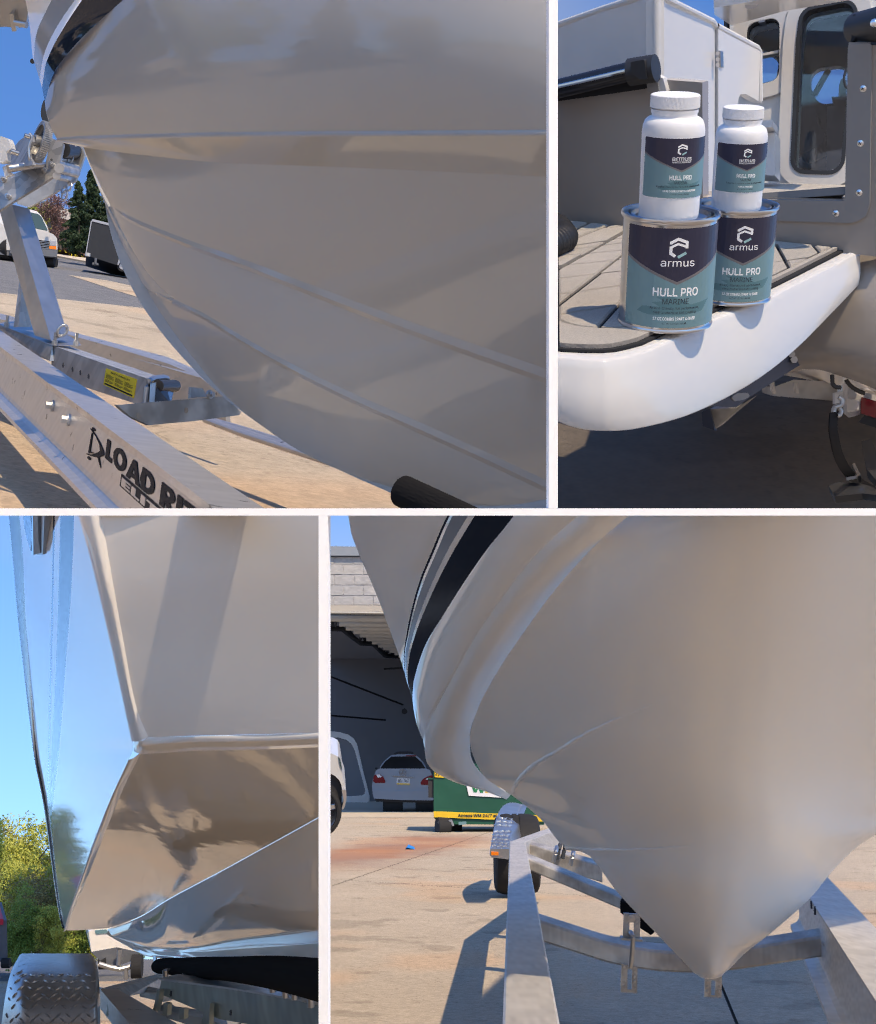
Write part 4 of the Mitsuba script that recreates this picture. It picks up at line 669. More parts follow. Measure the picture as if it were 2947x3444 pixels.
TP = Pl.upright(G2, base_l, base_r)
top = Pl(G2.to(0, 0, ZP), G2.n, G2.r)
plat = top.poly(q2([(15, 1405)] + [(x, y - 12) for x, y in rim[1:-2]] + [(1225, 1000), (1200, 1012), (15, 890)]))
obj("platform_deck", top.ext(plat, 0.03, -0.002), "gelcoat_white", boat2, smooth=False)
edge = [(15, 1402), (60, 1407), (150, 1411), (205, 1411), (260, 1407), (315, 1395), (370, 1380), (500, 1319), (690, 1236), (840, 1178), (990, 1104), (1150, 1022), (1190, 1000), (1200, 1012), (600, 951), (15, 891)]
padbase = top.poly(q2(edge))
obj("pad_base", top.ext(padbase, 0.006, 0.005), "black_foam", boat2, smooth=False)
ZA = (0.2606, 1870, 680); ZB = (0.2183, 2560, 780)
def seg(sc, a, b, ext_=0.0):
    a, b = (np.array(top.two(*lin(sc, [q])[0])) for q in (a, b)); d = unit(b - a); return LineString([a - d * ext_, b + d * ext_])
deep = [seg(ZA, (25, 1395), (870, 735), .6), seg(ZA, (545, 1700), (910, 1290), .06), seg(ZA, (25, 925), (855, 455), .9), seg(ZA, (25, 620), (690, 355), .5), seg(ZA, (240, 415), (440, 315), .3), seg(ZB, (230, 280), (420, 630), .01), seg(ZB, (800, 290), (895, 405), .01)]
deep[1] = LineString(list(deep[1].coords)[:1] + [np.array(deep[1].coords[1]) + 0.25 * unit(np.array(deep[1].coords[1]) - np.array(deep[1].coords[0]))])
thin = [seg(ZA, (25, 1530), (910, 1385), .05), seg(ZA, (25, 1262), (895, 1140), .1), seg(ZA, (25, 1055), (890, 950), .2), seg(ZA, (25, 890), (870, 808), .4), seg(ZA, (25, 765), (870, 685), .4), seg(ZA, (25, 700), (850, 590), .4), seg(ZA, (25, 655), (850, 530), .4), seg(ZA, (270, 420), (850, 380), .3), seg(ZB, (275, 355), (740, 295), .0), seg(ZB, (220, 545), (735, 470), .0)]
ins = padbase.buffer(-0.012)
border = LineString([top.two(*q) for q in lin(ZA, [(-40, 1570), (25, 1590), (110, 1630), (260, 1670), (400, 1690), (560, 1700), (800, 1695), (1060, 1672), (1120, 1668)]) + lin(S2, [(560, 1270), (700, 1213), (830, 1154)]) + lin(ZB, [(215, 740), (420, 635), (890, 400), (1040, 335), (1150, 280)])])
cuts = unary_union([l.buffer(0.0055, cap_style=2) for l in deep]); thc = unary_union([l.buffer(0.0022, cap_style=2) for l in thin])
field = ins.difference(border.buffer(0.003)); pieces = sorted(getattr(field, "geoms", [field]), key=lambda g: -g.area)
planks = []
fld = pieces[0].difference(cuts).difference(thc)
for g in list(getattr(fld, "geoms", [fld])) + list(pieces[1:]):
    g = g.simplify(0.0008)
    if g.area > 2e-4 and not g.interiors: planks.append(g)
for g in planks: obj("plank", bevel_poly(top, g, 0.010, 0.014, 0.004), "pad_tan", boat2, smooth=False)
# transom wall, box, gate frame
mat("gel_stern", pr((0.285, 0.26, 0.235), 0.2))  # the stern's shade is put into this darker copy of the gelcoat
wall = TP.poly(q2([(-10, 330), (470, 320), (610, 330), (612, 790), (900, 790), (1186, 800), (1196, 170), (1330, 170), (1330, 1030), (1200, 1014), (-10, 892)]))
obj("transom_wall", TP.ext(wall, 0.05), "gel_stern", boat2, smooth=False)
lowt = [pxcurve([(1000, 990, 4.08), (1200, 1005, 3.99), (1330, 1015, 3.93)], 24, S2), pxcurve([(980, 1200, 4.05), (1150, 1220, 3.96), (1330, 1240, 3.90)], 24, S2), pxcurve([(950, 1390, 4.07), (1120, 1400, 3.98), (1330, 1420, 3.92)], 24, S2), pxcurve([(900, 1500, 4.14), (975, 1490, 4.1), (1010, 1478, 4.08), (1060, 1479, 4.06), (1160, 1505, 4.03), (1330, 1572, 3.98)], 24, S2)]
lows = PchipInterpolator([0, 1, 2, 3], np.array(lowt), axis=0)(np.linspace(0, 3, 20))
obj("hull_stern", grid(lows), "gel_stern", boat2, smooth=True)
back = lows[-1]; obj("hull_underside", grid([back, back + np.array([0, 1.2, 0.16]), back + np.array([0, 3.2, 0.5])]), "gelcoat", boat2, smooth=True)
obj("hull_body", hexa([P(*q) for q in ((2360, 790, 4.55), (2360, 1180, 4.55), (3400, 1180, 4.25), (3400, 790, 4.25), (2960, 900, 12.5), (2960, 1080, 12.5), (5600, 1080, 12), (5600, 900, 12))]), "gelcoat", boat2, smooth=False)  # added unseen hull block, shaped to shade the ground under the bow trailer
gate = TP.poly(q2([(1196, 176), (1291, 172), (1283, 815), (1268, 862), (1240, 882), (1205, 891), (600, 872), (600, 793), (1184, 803)]), 0.008)
obj("gate_frame", TP.ext(gate, 0.03, 0.008), "grey_plate", boat2, smooth=False)
gs = obj
for x, y in [(1254, 355), (1243, 574), (1238, 772), (1145, 855)]:
    c = TP.hit(*lin(S2, [(x, y)])[0], 0.008); k = obj("screw", lathe([(0, .004), (.004, .0035), (.0085, .0005), (.0085, -.004)], 20), "chrome", boat2, M=np.vstack([np.c_[np.stack([TP.x, TP.y, TP.n], 1), c], [0, 0, 0, 1]]))
    for a in (0.6, 2.17):
        obj("slot", place_at(box(.008, .0018, .002, (0, 0, .0042)), np.stack([TP.x, TP.y, TP.n], 1) @ np.array([[math.cos(a), -math.sin(a), 0], [math.sin(a), math.cos(a), 0], [0, 0, 1]]), c), "black_rubber", k)
obj("sill", slab([TP.hit(*lin(S2, [q])[0]) for q in ((600, 792), (1186, 801))] + [TP.hit(*lin(S2, [q])[0]) + np.array([0, 1.0, 0.05]) for q in ((1186, 790), (560, 780))], 0.02, unit(np.cross([1, 0, 0], [0, 1, .05])) + np.array([0, 0, .0])), "grey_inside", boat2, smooth=False)
obj("cockpit_sole", trimesh.Trimesh([P(*q) for q in ((2330, 672, 4.6), (2960, 672, 4.6), (2960, 616, 5.3), (2330, 616, 5.3))], [[0, 1, 2], [0, 2, 3]], process=False), "pad_tan", boat2, smooth=False)
BL = Pl.three((2207, 0, 4.05), (2207, 300, 4.12), (1850, 90, 4.42)); BR = Pl.three((2207, 0, 4.05), (2207, 300, 4.12), (2552, 170, 4.82))
boxL = [(-12, 112), (322, 0), (425, -36), (425, 345), (-12, 420)]; boxR = [(425, -36), (475, 0), (650, 86), (657, 108), (835, 196), (838, 405), (770, 378), (750, 395), (655, 420), (655, 765), (470, 765), (425, 345)]
bx = obj("fish_box", [BL.plate(q2(boxL), 0.03)], "gelcoat_white", boat2, smooth=False)
obj("box_side", BR.plate(q2([(425, -36), (475, -2), (646, 84), (660, 100), (660, 765), (470, 765), (425, 345)]), 0.03), "gelcoat_white", boat2, smooth=False)
lid = obj("box_door", BR.plate(q2([(664, 103), (828, 190), (837, 205), (840, 360), (838, 412), (775, 376), (752, 378), (744, 400), (740, 765), (664, 765)]), 0.03, 0.008, 0.004), "gelcoat_white", boat2, smooth=False)
obj("corner_round", cyl(P(2207, -40, 4.05), P(2207, 300, 4.13), .012, 20), "gelcoat_white", boat2)
obj("top_edge", [tube([P(*a) for a in ((1840, 96, 4.435), (2030, 30, 4.23), (2121, 0, 4.13), (2207, -32, 4.05))], .010), tube([P(*a) for a in ((2207, -32, 4.045), (2249, 0, 4.12), (2396, 72, 4.434), (2405, 86, 4.455))], .010), tube([P(*a) for a in ((2409, 88, 4.46), (2545, 160, 4.795), (2553, 172, 4.82), (2555, 340, 4.86))], .011)], "gelcoat_white", boat2)
hg = obj("hinge", BR.plate(q2([(664, 204), (676, 207), (678, 272), (667, 268)]), 0.012, 0.014), "steel_dull", boat2, smooth=False)
for y in (214, 238, 260): obj("hinge_screw", cyl(BR.hit(*q2([(671, y)])[0], .013), BR.hit(*q2([(671, y)])[0], .018), .006, 12), "chrome", hg)
# padded bolsters along the coaming
ax = [TP.hit(*a, .05) for a in ((1835, 308), (1960, 279), (2100, 245), (2135, 237))]
bl = obj("coaming_bolster", tube(spline(ax, 16), .026, 20), "black_gloss", boat2)
e0, e1_ = TP.hit(2118, 243, .05), TP.hit(2207, 229, .05)
obj("bolster_end", [cyl(e0, e1_, .036, 28), TP.plate(q2([(372, 236), (425, 226), (436, 306), (405, 303), (380, 285), (370, 260)]), .06, .09, .004)], "black_rubber", bl)
obj("bolster_base", TP.plate(q2([(-14, 376), (300, 305), (420, 290), (440, 300), (440, 345), (300, 366), (-14, 410)]), 0.03, .02), "black_foam", bl, smooth=False)
obj("rail_strip", tube([TP.hit(*a, .078) for a in ((1835, 300), (1960, 272), (2105, 238))], .006, 8), "chrome", bl)
obj("bracket", [TP.plate(q2([(398, 308), (442, 298), (452, 362), (408, 362)]), .03, .03)], "grey_plate", boat2, smooth=False)
obj("bracket_cap", [TP.plate(q2([(442, 299), (466, 310), (480, 362), (452, 362)]), .03, .026)], "gelcoat_white", boat2, smooth=False)
for x, y in [(72, 336), (110, 327), (250, 296), (262, 293), (335, 285), (345, 283)]: obj("rivet", cyl(TP.hit(1850 + .84 * x, .84 * y, .07), TP.hit(1850 + .84 * x, .84 * y, .078), .005, 10), "chrome", bl)
b2 = obj("coaming_bolster", cyl(P(2885, 98, 3.78), P(3030, 62, 3.6), .0415, 36), "black_rubber", boat2)
obj("bolster_cap", Pl.three((2868, 100, 3.74), (2895, 90, 3.72), (2868, 140, 3.74)).plate(lin((0.1593, 2760, 0), [(690, 305), (740, 300), (800, 330), (840, 400), (845, 500), (820, 640), (760, 770), (690, 860), (625, 910), (650, 820), (665, 600), (680, 420)]), .02), "black_foam", b2, smooth=False)
obj("bolster_skirt", Pl.three((2868, 140, 3.75), (2947, 135, 3.7), (2868, 155, 3.75)).plate(lin((0.1593, 2760, 0), [(690, 700), (850, 450), (1300, 300), (1300, 935), (690, 970)]), .02), "black_rubber", b2, smooth=False)
c = P(2942, 76, 3.56); obj("screw", lathe([(0, .004), (.004, .0035), (.0095, .0005), (.0095, -.006)], 20), "chrome", b2, M=np.vstack([np.c_[np.array([[1, 0, 0], [0, 0, -1.0], [0, 1, 0]]), c], [0, 0, 0, 1]]))
obj("cable", tube(spline([P(*a) for a in ((2853, 225, 4.35), (2845, 240, 4.35), (2839, 265, 4.35), (2842, 285, 4.35), (2852, 298, 4.35))], 14), .004, 8), "black_rubber", boat2)
# cabin
CW = Pl.three((2454, 84, 5.4), (2947, 84, 5.2), (2690, 588, 5.3))
c3_ = lambda p: lin((0.386, 2300, 0), p)
cab = CW.poly(c3_([(400, 190), (870, 60), (1720, -60), (1720, 1700), (400, 1700)]))
w1 = CW.poly(c3_([(545, 210), (860, 135), (855, 640), (835, 720), (680, 760), (530, 760)]), .04); dr_ = CW.poly(c3_([(1060, 100), (1500, 10), (1525, 60), (1400, 1490), (1340, 1530), (990, 1520), (950, 1480), (1000, 400), (1030, 140)]), .05)
obj("cabin_wall", CW.ext(cab.difference(w1).difference(dr_), 0.12), "gelcoat_white", boat2, smooth=False)
wf = obj("cabin_window", CW.ext(w1.buffer(.045, 8).difference(w1.buffer(-.006)), .05, .02), "gelcoat_soft", boat2, smooth=False)
obj("gasket", CW.ext(w1.buffer(.002).difference(w1.buffer(-.010, 8)), .03, .012), "black_rubber", wf, smooth=False)
obj("pane", CW.ext(w1.buffer(-.015), .004, -.01), "pane", wf, smooth=False)
obj("bar", CW.plate(c3_([(660, 470), (845, 430), (845, 455), (660, 490)]), .04, .0), "gelcoat_soft", wf, smooth=False)
obj("latch", CW.plate(c3_([(660, 185), (715, 175), (715, 205), (660, 212)]), .05, .02), "chrome", wf, smooth=False)
dd = obj("cabin_door", CW.ext(dr_.buffer(.05, 8).difference(dr_.buffer(-.004)), .06, .03), "gelcoat_soft", boat2, smooth=False)
obj("gasket", CW.ext(dr_.buffer(.004).difference(dr_.buffer(-.009, 8)), .05, .036), "black_rubber", dd, smooth=False)
obj("pane", CW.ext(dr_.buffer(-.01), .004, -.01), "pane", dd, smooth=False)
obj("latch", CW.plate(c3_([(1295, 1480), (1325, 1478), (1325, 1510), (1295, 1512)]), .03, .01), "chrome", dd, smooth=False)
for x, y in [(938, 140), (915, 547)]: obj("button", cyl(CW.hit(*c3_([(x, y)])[0]), CW.hit(*c3_([(x, y)])[0], .02), .02, 16), "steel_dull", boat2)
CI = Pl.three((2454, 84, 6.5), (2947, 84, 6.3), (2690, 588, 6.4))
inn_ = CI.poly(c3_([(350, -100), (1900, -260), (1900, 1800), (350, 1800)]))
ho = [CI.poly(c3_(q), .05) for q in ([(1105, 640), (1150, 600), (1440, 560), (1440, 880), (1170, 920), (1140, 830), (1105, 760)], [(520, 330), (580, 365), (590, 390), (650, 430), (700, 430), (810, 505), (830, 540), (800, 735), (520, 790)])]
obj("cabin_lining", CI.ext(inn_.difference(unary_union(ho)), .05), "dark_inside", boat2, smooth=False)
a = [P(2300 + .386 * x, .386 * y, d) for x, y, d in ((380, -120, 5.47), (1800, -300, 5.2), (1800, -300, 6.35), (380, -120, 6.55))]
b = [P(2300 + .386 * x, .386 * y, d) for x, y, d in ((380, 1750, 5.45), (1800, 1750, 5.25), (1800, 1750, 6.35), (380, 1750, 6.5))]
obj("cabin_shell", trimesh.Trimesh(a + b, [[0, 1, 2], [0, 2, 3], [4, 5, 6], [4, 6, 7], [0, 3, 7], [0, 7, 4], [1, 2, 6], [1, 6, 5]], process=False), "grey_inside", boat2, smooth=False)
seat = obj("helm_seat", Pl.three((2690, 300, 5.9), (2740, 300, 5.88), (2690, 500, 5.9)).plate(c3_([(985, 820), (1040, 795), (1110, 800), (1150, 860), (1165, 1080), (1230, 1150), (1220, 1260), (1120, 1300), (1100, 1520), (960, 1520)]), .2, 0, .04), "dark_inside", boat2, smooth=False)
obj("console", [Pl.three((2750, 380, 5.95), (2840, 370, 5.92), (2750, 560, 5.95)).plate(c3_([(1250, 930), (1440, 900), (1440, 1530), (1240, 1530)]), .3), Pl.three((2750, 380, 5.85), (2840, 370, 5.82), (2750, 560, 5.85)).plate(c3_([(1290, 845), (1430, 845), (1430, 880), (1300, 868)]), .1)], "grey_inside", boat2, smooth=False)
obj("wheel_mount", Pl.three((2750, 330, 6.0), (2840, 320, 5.98), (2750, 360, 6.0)).plate(c3_([(1370, 690), (1420, 700), (1420, 850), (1360, 850)]), .1), "grey_inside", boat2, smooth=False)
obj("wiper", tube([P(2300 + .386 * x, .386 * y, 6.1) for x, y in ((1140, 830), (1200, 720), (1262, 615))], .012, 8), "grey_inside", boat2)
obj("cabin_roof", [Pl.three((2402, 30, 5.05), (2700, -10, 4.9), (2455, 84, 5.36)).plate(c3_([(262, 68), (490, 30), (900, -40), (1800, -200), (1800, -60), (870, 98), (415, 222), (268, 128)]), .06)], "gelcoat_white", boat2, smooth=False)
for x, y in [(572, 42), (608, 32)]: obj("drain", cyl(P(2300 + .386 * x, .386 * y, 5.03), P(2300 + .386 * x, .386 * y, 5.0), .015, 12), "steel_dull", boat2)
obj("antenna_mount", tube([P(2300 + .386 * x, .386 * y, 5.1) for x, y in ((360, -10), (400, 25))], .012, 8), "gelcoat_white", boat2)
obj("locker", [CW.plate(c3_([(750, 1310), (905, 1300), (905, 1660), (745, 1650)]), .1, .25), CW.plate(c3_([(700, 1240), (905, 1225), (905, 1285), (700, 1290)]), .1, .3)], "gelcoat_white", boat2, smooth=False)
# hose on the platform
hose = spline([G2.hit(*lin(S2, [q])[0], ZP + .045) for q in ((-60, 900), (0, 905), (40, 925), (55, 950), (30, 965), (-30, 985))], 60)
h = thing("ribbed_hose", "black ribbed hose lying at the left end of the swim platform", "hose")
obj("tube", tube(hose, .036 + .003 * np.sin(np.arange(60) * 2.2), 24), "black_rubber", h, smooth=True)

# ---- cans and bottles
def wrap(mesh, R, th0, z0, lift=0.0):         # flat print (x along, y up, z proud) bent round a can
    m = mesh.copy(); v = m.vertices; t = th0 + v[:, 0] / R; r = R + lift + v[:, 2]
    m.vertices = np.c_[r * np.sin(t), -r * np.cos(t), z0 + v[:, 1]]; return m
def dense(poly, step, depth=0.0006):          # flat polygon cut fine enough to bend
    x0, y0, x1, y1 = poly.bounds; out = []
    n = max(1, int((x1 - x0) / step))
    for i in range(n):
        g = poly.intersection(sbox(x0 + (x1 - x0) * i / n, y0 - 1, x0 + (x1 - x0) * (i + 1) / n, y1 + 1))
        for q in getattr(g, "geoms", [g]):
            if q.geom_type == "Polygon" and q.area > 1e-9: out.append(trimesh.creation.extrude_polygon(q, depth, engine="earcut"))
    return trimesh.util.concatenate(out)
def crest(h):                                 # roof-and-hexagon emblem: (white strokes, teal stroke)
    w = h * .14
    a = unary_union([LineString([(-.42, .22), (-.42, .30), (-.06, .5), (.42, .32), (.42, .0)]).buffer(.075, cap_style=2, join_style=2), LineString([(-.42, .06), (-.06, .24), (.42, .08)]).buffer(.06, cap_style=2, join_style=2), LineString([(-.42, .10), (-.42, -.27), (-.18, -.42)]).buffer(.08, cap_style=2, join_style=2)])
    b = LineString([(-.04, -.48), (.40, -.24)]).buffer(.075, cap_style=2)
    return affinity.scale(a, h, h, origin=(0, 0)), affinity.scale(b, h, h, origin=(0, 0))
def yacht(w):
    s = w
    return affinity.scale(Polygon([(-.5, -.10), (-.42, -.03), (-.2, -.02), (-.3, .03), (-.15, .05), (-.25, .10), (-.05, .11), (.1, .06), (.2, .0), (.5, .04), (.38, -.10), (.1, -.13), (-.35, -.13)]), s, s, origin=(0, 0))
def label(parent, R, z0, h, thc, a0, a1, rows, shift=0.0, navy=.53, side=.27, ghost=True):
    x0, x1 = a0 * R, a1 * R; top_, bot_ = z0 + h, z0
    lb = Polygon([(x0, 0), (x1, 0), (x1, h), (x0, h)]).buffer(-.004).buffer(.004)
    hw = max(-x0, x1); k = (navy - side) * h / (hw * .98)
    vee = lambda d: Polygon([(-2 * hw, h * 2), (-2 * hw, h * (1 - navy) + k * 2 * hw + d), (0, h * (1 - navy) + d), (2 * hw, h * (1 - navy) + k * 2 * hw + d), (2 * hw, h * 2)])
    W_ = lambda g, lift, dep=.0006: wrap(dense(g, R * .12, dep), R, thc, z0, lift)
    band = vee(-.03 * h).difference(vee(0))
    l = obj("label", W_(lb.difference(vee(-.03 * h)), .0003), "label_teal", parent, smooth=30)
    obj("label_top", W_(lb.intersection(vee(0)), .0003), "label_navy", l, smooth=30); obj("label_band", W_(lb.intersection(band), .0003), "label_grey", l, smooth=30)
    if ghost: obj("print", W_(affinity.translate(yacht(h * .8), .0, h * .235), .0008, .0003), "print_ghost", l, smooth=30)
    for s, f, hh, w, m_ in rows:
        if s == "@":
            a, b = crest(hh * h); y = h * (1 - f)
            obj("emblem", [wrap(dense(affinity.translate(a, 0, y), R * .12), R, thc, z0, .0008)], "print_white", l); obj("emblem", [wrap(dense(affinity.translate(b, 0, y), R * .12), R, thc, z0, .0008)], "print_teal", l)
        else:
            t = text3(s, hh * h, .0006, bold=s[0] in "H17P" and "NET" not in s, width=w * h); t.apply_translation([0, h * (1 - f), 0])
            obj("lettering", wrap(t, R, thc, z0, .0009), m_, l)
def can(cx, cy, R, Hc, name_label, group):
    k = thing("paint_can", name_label, "can", group); L = G2.lhit(cx, cy, ZP + .013); 
    d = unit([L[0], L[1], 0]); ang = math.atan2(-d[0], d[1]) ; base = np.array([L[0], L[1], ZP + .012]) + d * R
    M = G2.M.copy(); M[:3, 3] = G2.to(*base); c_, s_ = math.cos(ang), math.sin(ang)
    M = M @ np.array([[c_, -s_, 0, 0], [s_, c_, 0, 0], [0, 0, 1, 0], [0, 0, 0, 1]])
    e = R / .1
    obj("body", lathe([(0, .002), (R * .95, .002), (R * .985, 0), (R * 1.01, .001 * e), (R * 1.015, .004 * e), (R * 1.0, .007 * e), (R * .985, .009 * e), (R * .985, Hc - .012 * e), (R * 1.0, Hc - .010 * e)], 96), "can_steel", k, M=M, smooth=40)
    obj("rim", lathe([(R * 1.0, Hc - .011 * e), (R * 1.03, Hc - .009 * e), (R * 1.045, Hc - .004 * e), (R * 1.03, Hc), (R * .995, Hc - .001 * e), (R * .985, Hc - .010 * e), (R * .93, Hc - .012 * e), (R * .915, Hc - .004 * e), (R * .895, Hc - .003 * e), (R * .885, Hc - .014 * e)], 96), "can_steel", k, M=M, smooth=40)
    obj("lid", lathe([(R * .89, Hc - .016 * e), (R * .85, Hc - .016 * e), (R * .835, Hc - .005 * e), (R * .81, Hc - .004 * e), (R * .795, Hc - .013 * e), (R * .74, Hc - .014 * e), (0, Hc - .014 * e)], 96), "can_steel", k, M=M, smooth=40)
    return k, M, R * .985, e
def bottle(M0, dx, dy, z0, s, name_label, group):
    k = thing("bottle", name_label, "bottle", group); M = M0 @ np.array([[1, 0, 0, dx], [0, 1, 0, dy], [0, 0, 1, z0], [0, 0, 0, 1.0]])
    R = .0648 * s; hb = .205 * s
    obj("body", lathe([(0, 0), (R * .86, 0), (R * .93, .002 * s), (R * .965, .008 * s), (R * .97, .014 * s), (R * 1.0, hb - .03 * s), (R * .995, hb - .022 * s), (R * .97, hb - .012 * s), (R * .92, hb - .004 * s), (R * .84, hb + .001 * s), (R * .74, hb + .004 * s), (R * .72, hb + .006 * s), (R * .72, hb + .012 * s)], 80), "bottle_white", k, M=M, smooth=45)
    obj("collar", lathe([(R * .72, hb + .011 * s), (R * .745, hb + .0115 * s), (R * .75, hb + .019 * s), (R * .70, hb + .0195 * s), (R * .70, hb + .024 * s)], 72), "bottle_white", k, M=M, smooth=30)
    n = 240; w = np.linspace(0, 2 * np.pi, n + 1); rr = R * .77 + .0006 * s * (np.arange(n + 1) % 2)
    zs = [hb + .022 * s, hb + .0225 * s, hb + .046 * s, hb + .0475 * s, hb + .048 * s]; fs = [.98, 1.01, 1.0, .97, .93]
    ring = [[(r * f * math.cos(t), r * f * math.sin(t), z) for r, t in zip(rr if 0 < i < 3 else np.full(n + 1, R * .77), w)] for i, (z, f) in enumerate(zip(zs, fs))]
    ring.append([(0, 0, hb + .047 * s)] * (n + 1)); obj("cap", grid(ring, flip=True), "bottle_white", k, M=M, smooth=25)
    return k, M, R
def tag_rows(big):
    if big: return [("@", .195, .185, 0, ""), ("armus", .375, .074, .34, "print_white"), ("HULL PRO", .672, .078, .465, "print_white"), ("MARINE", .755, .056, .265, "print_dark"), ("An eco-friendly, full performance,", .81, .026, .51, "print_dark"), ("clear protective hull coating", .852, .026, .44, "print_dark"), ("17 OZ COMBO | PART A: BASE", .92, .029, .435, "print_white"), ("NET WT 13.5 OZ / 400 ML", .962, .019, .25, "print_dark")]
def place_can(*a):
    k, M, R, e = can(*a[:6]); scene_k = k
    return k, M, R, e
KEEP = {}
def obj_can_label(k, M, R, e, Hc, off):
    global obj
    o_ = obj
    def obj2(name, mesh, mat_, parent=None, **kw): return o_(name, mesh, mat_, parent, M=kw.pop("M", M), **kw)
    globals()["obj"] = obj2
    return o_
k, M, R, e = can(2233, 1122, .1008, .240, "large paint can with navy and teal label, front left of the pair", "coating cans on the swim platform")
o_ = obj_can_label(k, M, R, e, .24, 0); label(k, R, .0125, .2105, math.radians(12), math.radians(-69), math.radians(76), tag_rows(True)); globals()["obj"] = o_
kb, Mb, Rb = bottle(M, -.005, -.004, .240 - .013, 1.0, "taller white bottle with ribbed cap on the front paint can", "white bottles on the cans")
brow = lambda s17: [("@", .185, .17, 0, ""), ("armus", .365, .075, .345, "print_white"), ("NANOTECHNOLOGY", .405, .028, .34, "print_white"), ("HULL PRO", .69, .075, .40, "print_white"), ("MARINE", .762, .05, .23, "print_dark"), ("Complete hull protection for fresh & saltwater vessels", .822, .028, .83, "print_dark"), (s17, .895, .03, .60 if "|" in s17 else .31, "print_white"), ("NET WT 3.4 oz / 100 ml", .945, .022, .32, "print_dark")]
o_ = obj_can_label(kb, Mb, Rb, 1, 0, 0); label(kb, Rb * .985 + .0008, .052, .120, math.radians(19), math.radians(-77), math.radians(78), brow("17OZ COMBO | PART B: HARDENER"), side=.25); globals()["obj"] = o_
k, M, R, e = can(2455, 1030, .0900, .2145, "smaller paint can with navy and teal label, behind and right of the front can", "coating cans on the swim platform")
o_ = obj_can_label(k, M, R, e, .2, 0); label(k, R, .0105, .1885, math.radians(14), math.radians(-69), math.radians(76), tag_rows(True)); globals()["obj"] = o_
kb, Mb, Rb = bottle(M, -.003, -.002, .2145 - .0115, .885, "shorter white bottle with ribbed cap on the rear paint can", "white bottles on the cans")
o_ = obj_can_label(kb, Mb, Rb, 1, 0, 0); label(kb, Rb * .985 + .0008, .047, .104, math.radians(17), math.radians(-75), math.radians(76), brow("PART B: HARDENER"), side=.25, ghost=False); globals()["obj"] = o_

# ---- under the platform: bracket, trailer, strap
NP = Pl.three((2400, 1365, 3.75), (2690, 1226, 3.95), (2650, 1180, 3.9))
obj("platform_bracket", NP.plate(q2([(660, 1600), (960, 1390), (1000, 1462), (968, 1482), (800, 1590), (745, 1632), (640, 1626)]), .05), "navy_plate", boat2, smooth=False)
obj("bracket_hole", NP.plate(q2([(720, 1590), (745, 1572), (785, 1572), (800, 1585), (770, 1600), (735, 1605)]), .01, .004, .004), "grey_plate", boat2, smooth=False)
for x, y in [(968, 1417), (978, 1440)]: obj("bolt", cyl(NP.hit(*q2([(x, y)])[0]), NP.hit(*q2([(x, y)])[0], .012), .010, 6), "steel_dull", boat2)
mat("galv", pr(proc(lambda p, n, uv: mix((0.38, 0.38, 0.375), (0.60, 0.60, 0.59), .5 * voronoi(p.x * 34 + p.y * 19, p.z * 34 + p.y * 12)[2] + .5 * smoothstep(0.35, 0.7, fbm(p.x * 14, p.y * 14, p.z * 14, 3)))), 0.42, 0.65))
mat("galv_bright", pr(proc(lambda p, n, uv: mix((0.45, 0.455, 0.46), (0.62, 0.62, 0.625), fbm(p.x * 20, p.y * 20, p.z * 20, 3))), 0.33, 0.9))
mat("galv_dirty", pr(proc(lambda p, n, uv: mix((0.30, 0.28, 0.25), (0.55, 0.53, 0.49), smoothstep(0.3, 0.7, fbm(p.x * 10, p.y * 10, p.z * 10, 4)))), 0.5, 0.7))
t2 = thing("boat_trailer", "galvanised trailer end with red tail light below the white cruiser", "trailer")
XP = Pl.three((2560, 1310, 4.7), (2810, 1355, 4.5), (2560, 1370, 4.7))
obj("crossmember", XP.plate(q2([(850, 1545), (890, 1552), (975, 1520), (1150, 1528), (1150, 1604), (890, 1585), (850, 1572)]), .12), "galv_dirty", t2, smooth=False)
obj("crossmember", Pl.three((2370, 1380, 4.45), (2480, 1370, 4.4), (2400, 1440, 4.45)).plate(q2([(640, 1638), (745, 1634), (800, 1600), (705, 1680), (662, 1718), (655, 1700)]), .08), "galv_dirty", t2, smooth=False)
obj("crossmember_end", Pl.three((2362, 1380, 4.43), (2400, 1378, 4.42), (2362, 1440, 4.43)).plate(q2([(607, 1650), (640, 1636), (660, 1722), (640, 1716), (612, 1706)]), .05), "navy_plate", t2, smooth=False)
for x in (893, 985): obj("u_bolt", tube(spline([P(1850 + .84 * a, .84 * b, 4.5) for a, b in ((x - 4, 1530), (x - 2, 1555), (x + 4, 1568), (x + 9, 1566))], 12), .008, 8), "galv", t2)
obj("lamp_bracket", [Pl.three((2810, 1310, 4.2), (2850, 1310, 4.2), (2810, 1400, 4.2)).plate(q2([(1190, 1530), (1200, 1526), (1250, 1560), (1250, 1600), (1240, 1660), (1215, 1668), (1195, 1650)]), .05)], "galv", t2, smooth=False)
RL = Pl.three((2890, 1330, 4.15), (2947, 1345, 4.1), (2890, 1380, 4.15))
tl = obj("tail_light", RL.plate(q2([(1246, 1588), (1330, 1610), (1330, 1682), (1244, 1655)]), .06, 0, .004), "red_lens", t2, smooth=False)
obj("reflector", RL.plate(q2([(1198, 1596), (1240, 1604), (1238, 1640), (1200, 1650)]), .02, .01), "gelcoat_white", tl, smooth=False)
obj("lamp_trim", RL.plate(q2([(1225, 1555), (1330, 1590), (1330, 1612), (1246, 1588), (1228, 1575)]), .05, .004), "chrome", tl, smooth=False)
obj("lamp_housing", RL.plate(q2([(1215, 1690), (1240, 1660), (1330, 1690), (1330, 1725), (1200, 1685)]), .08, -.02), "black_rubber", tl, smooth=False)
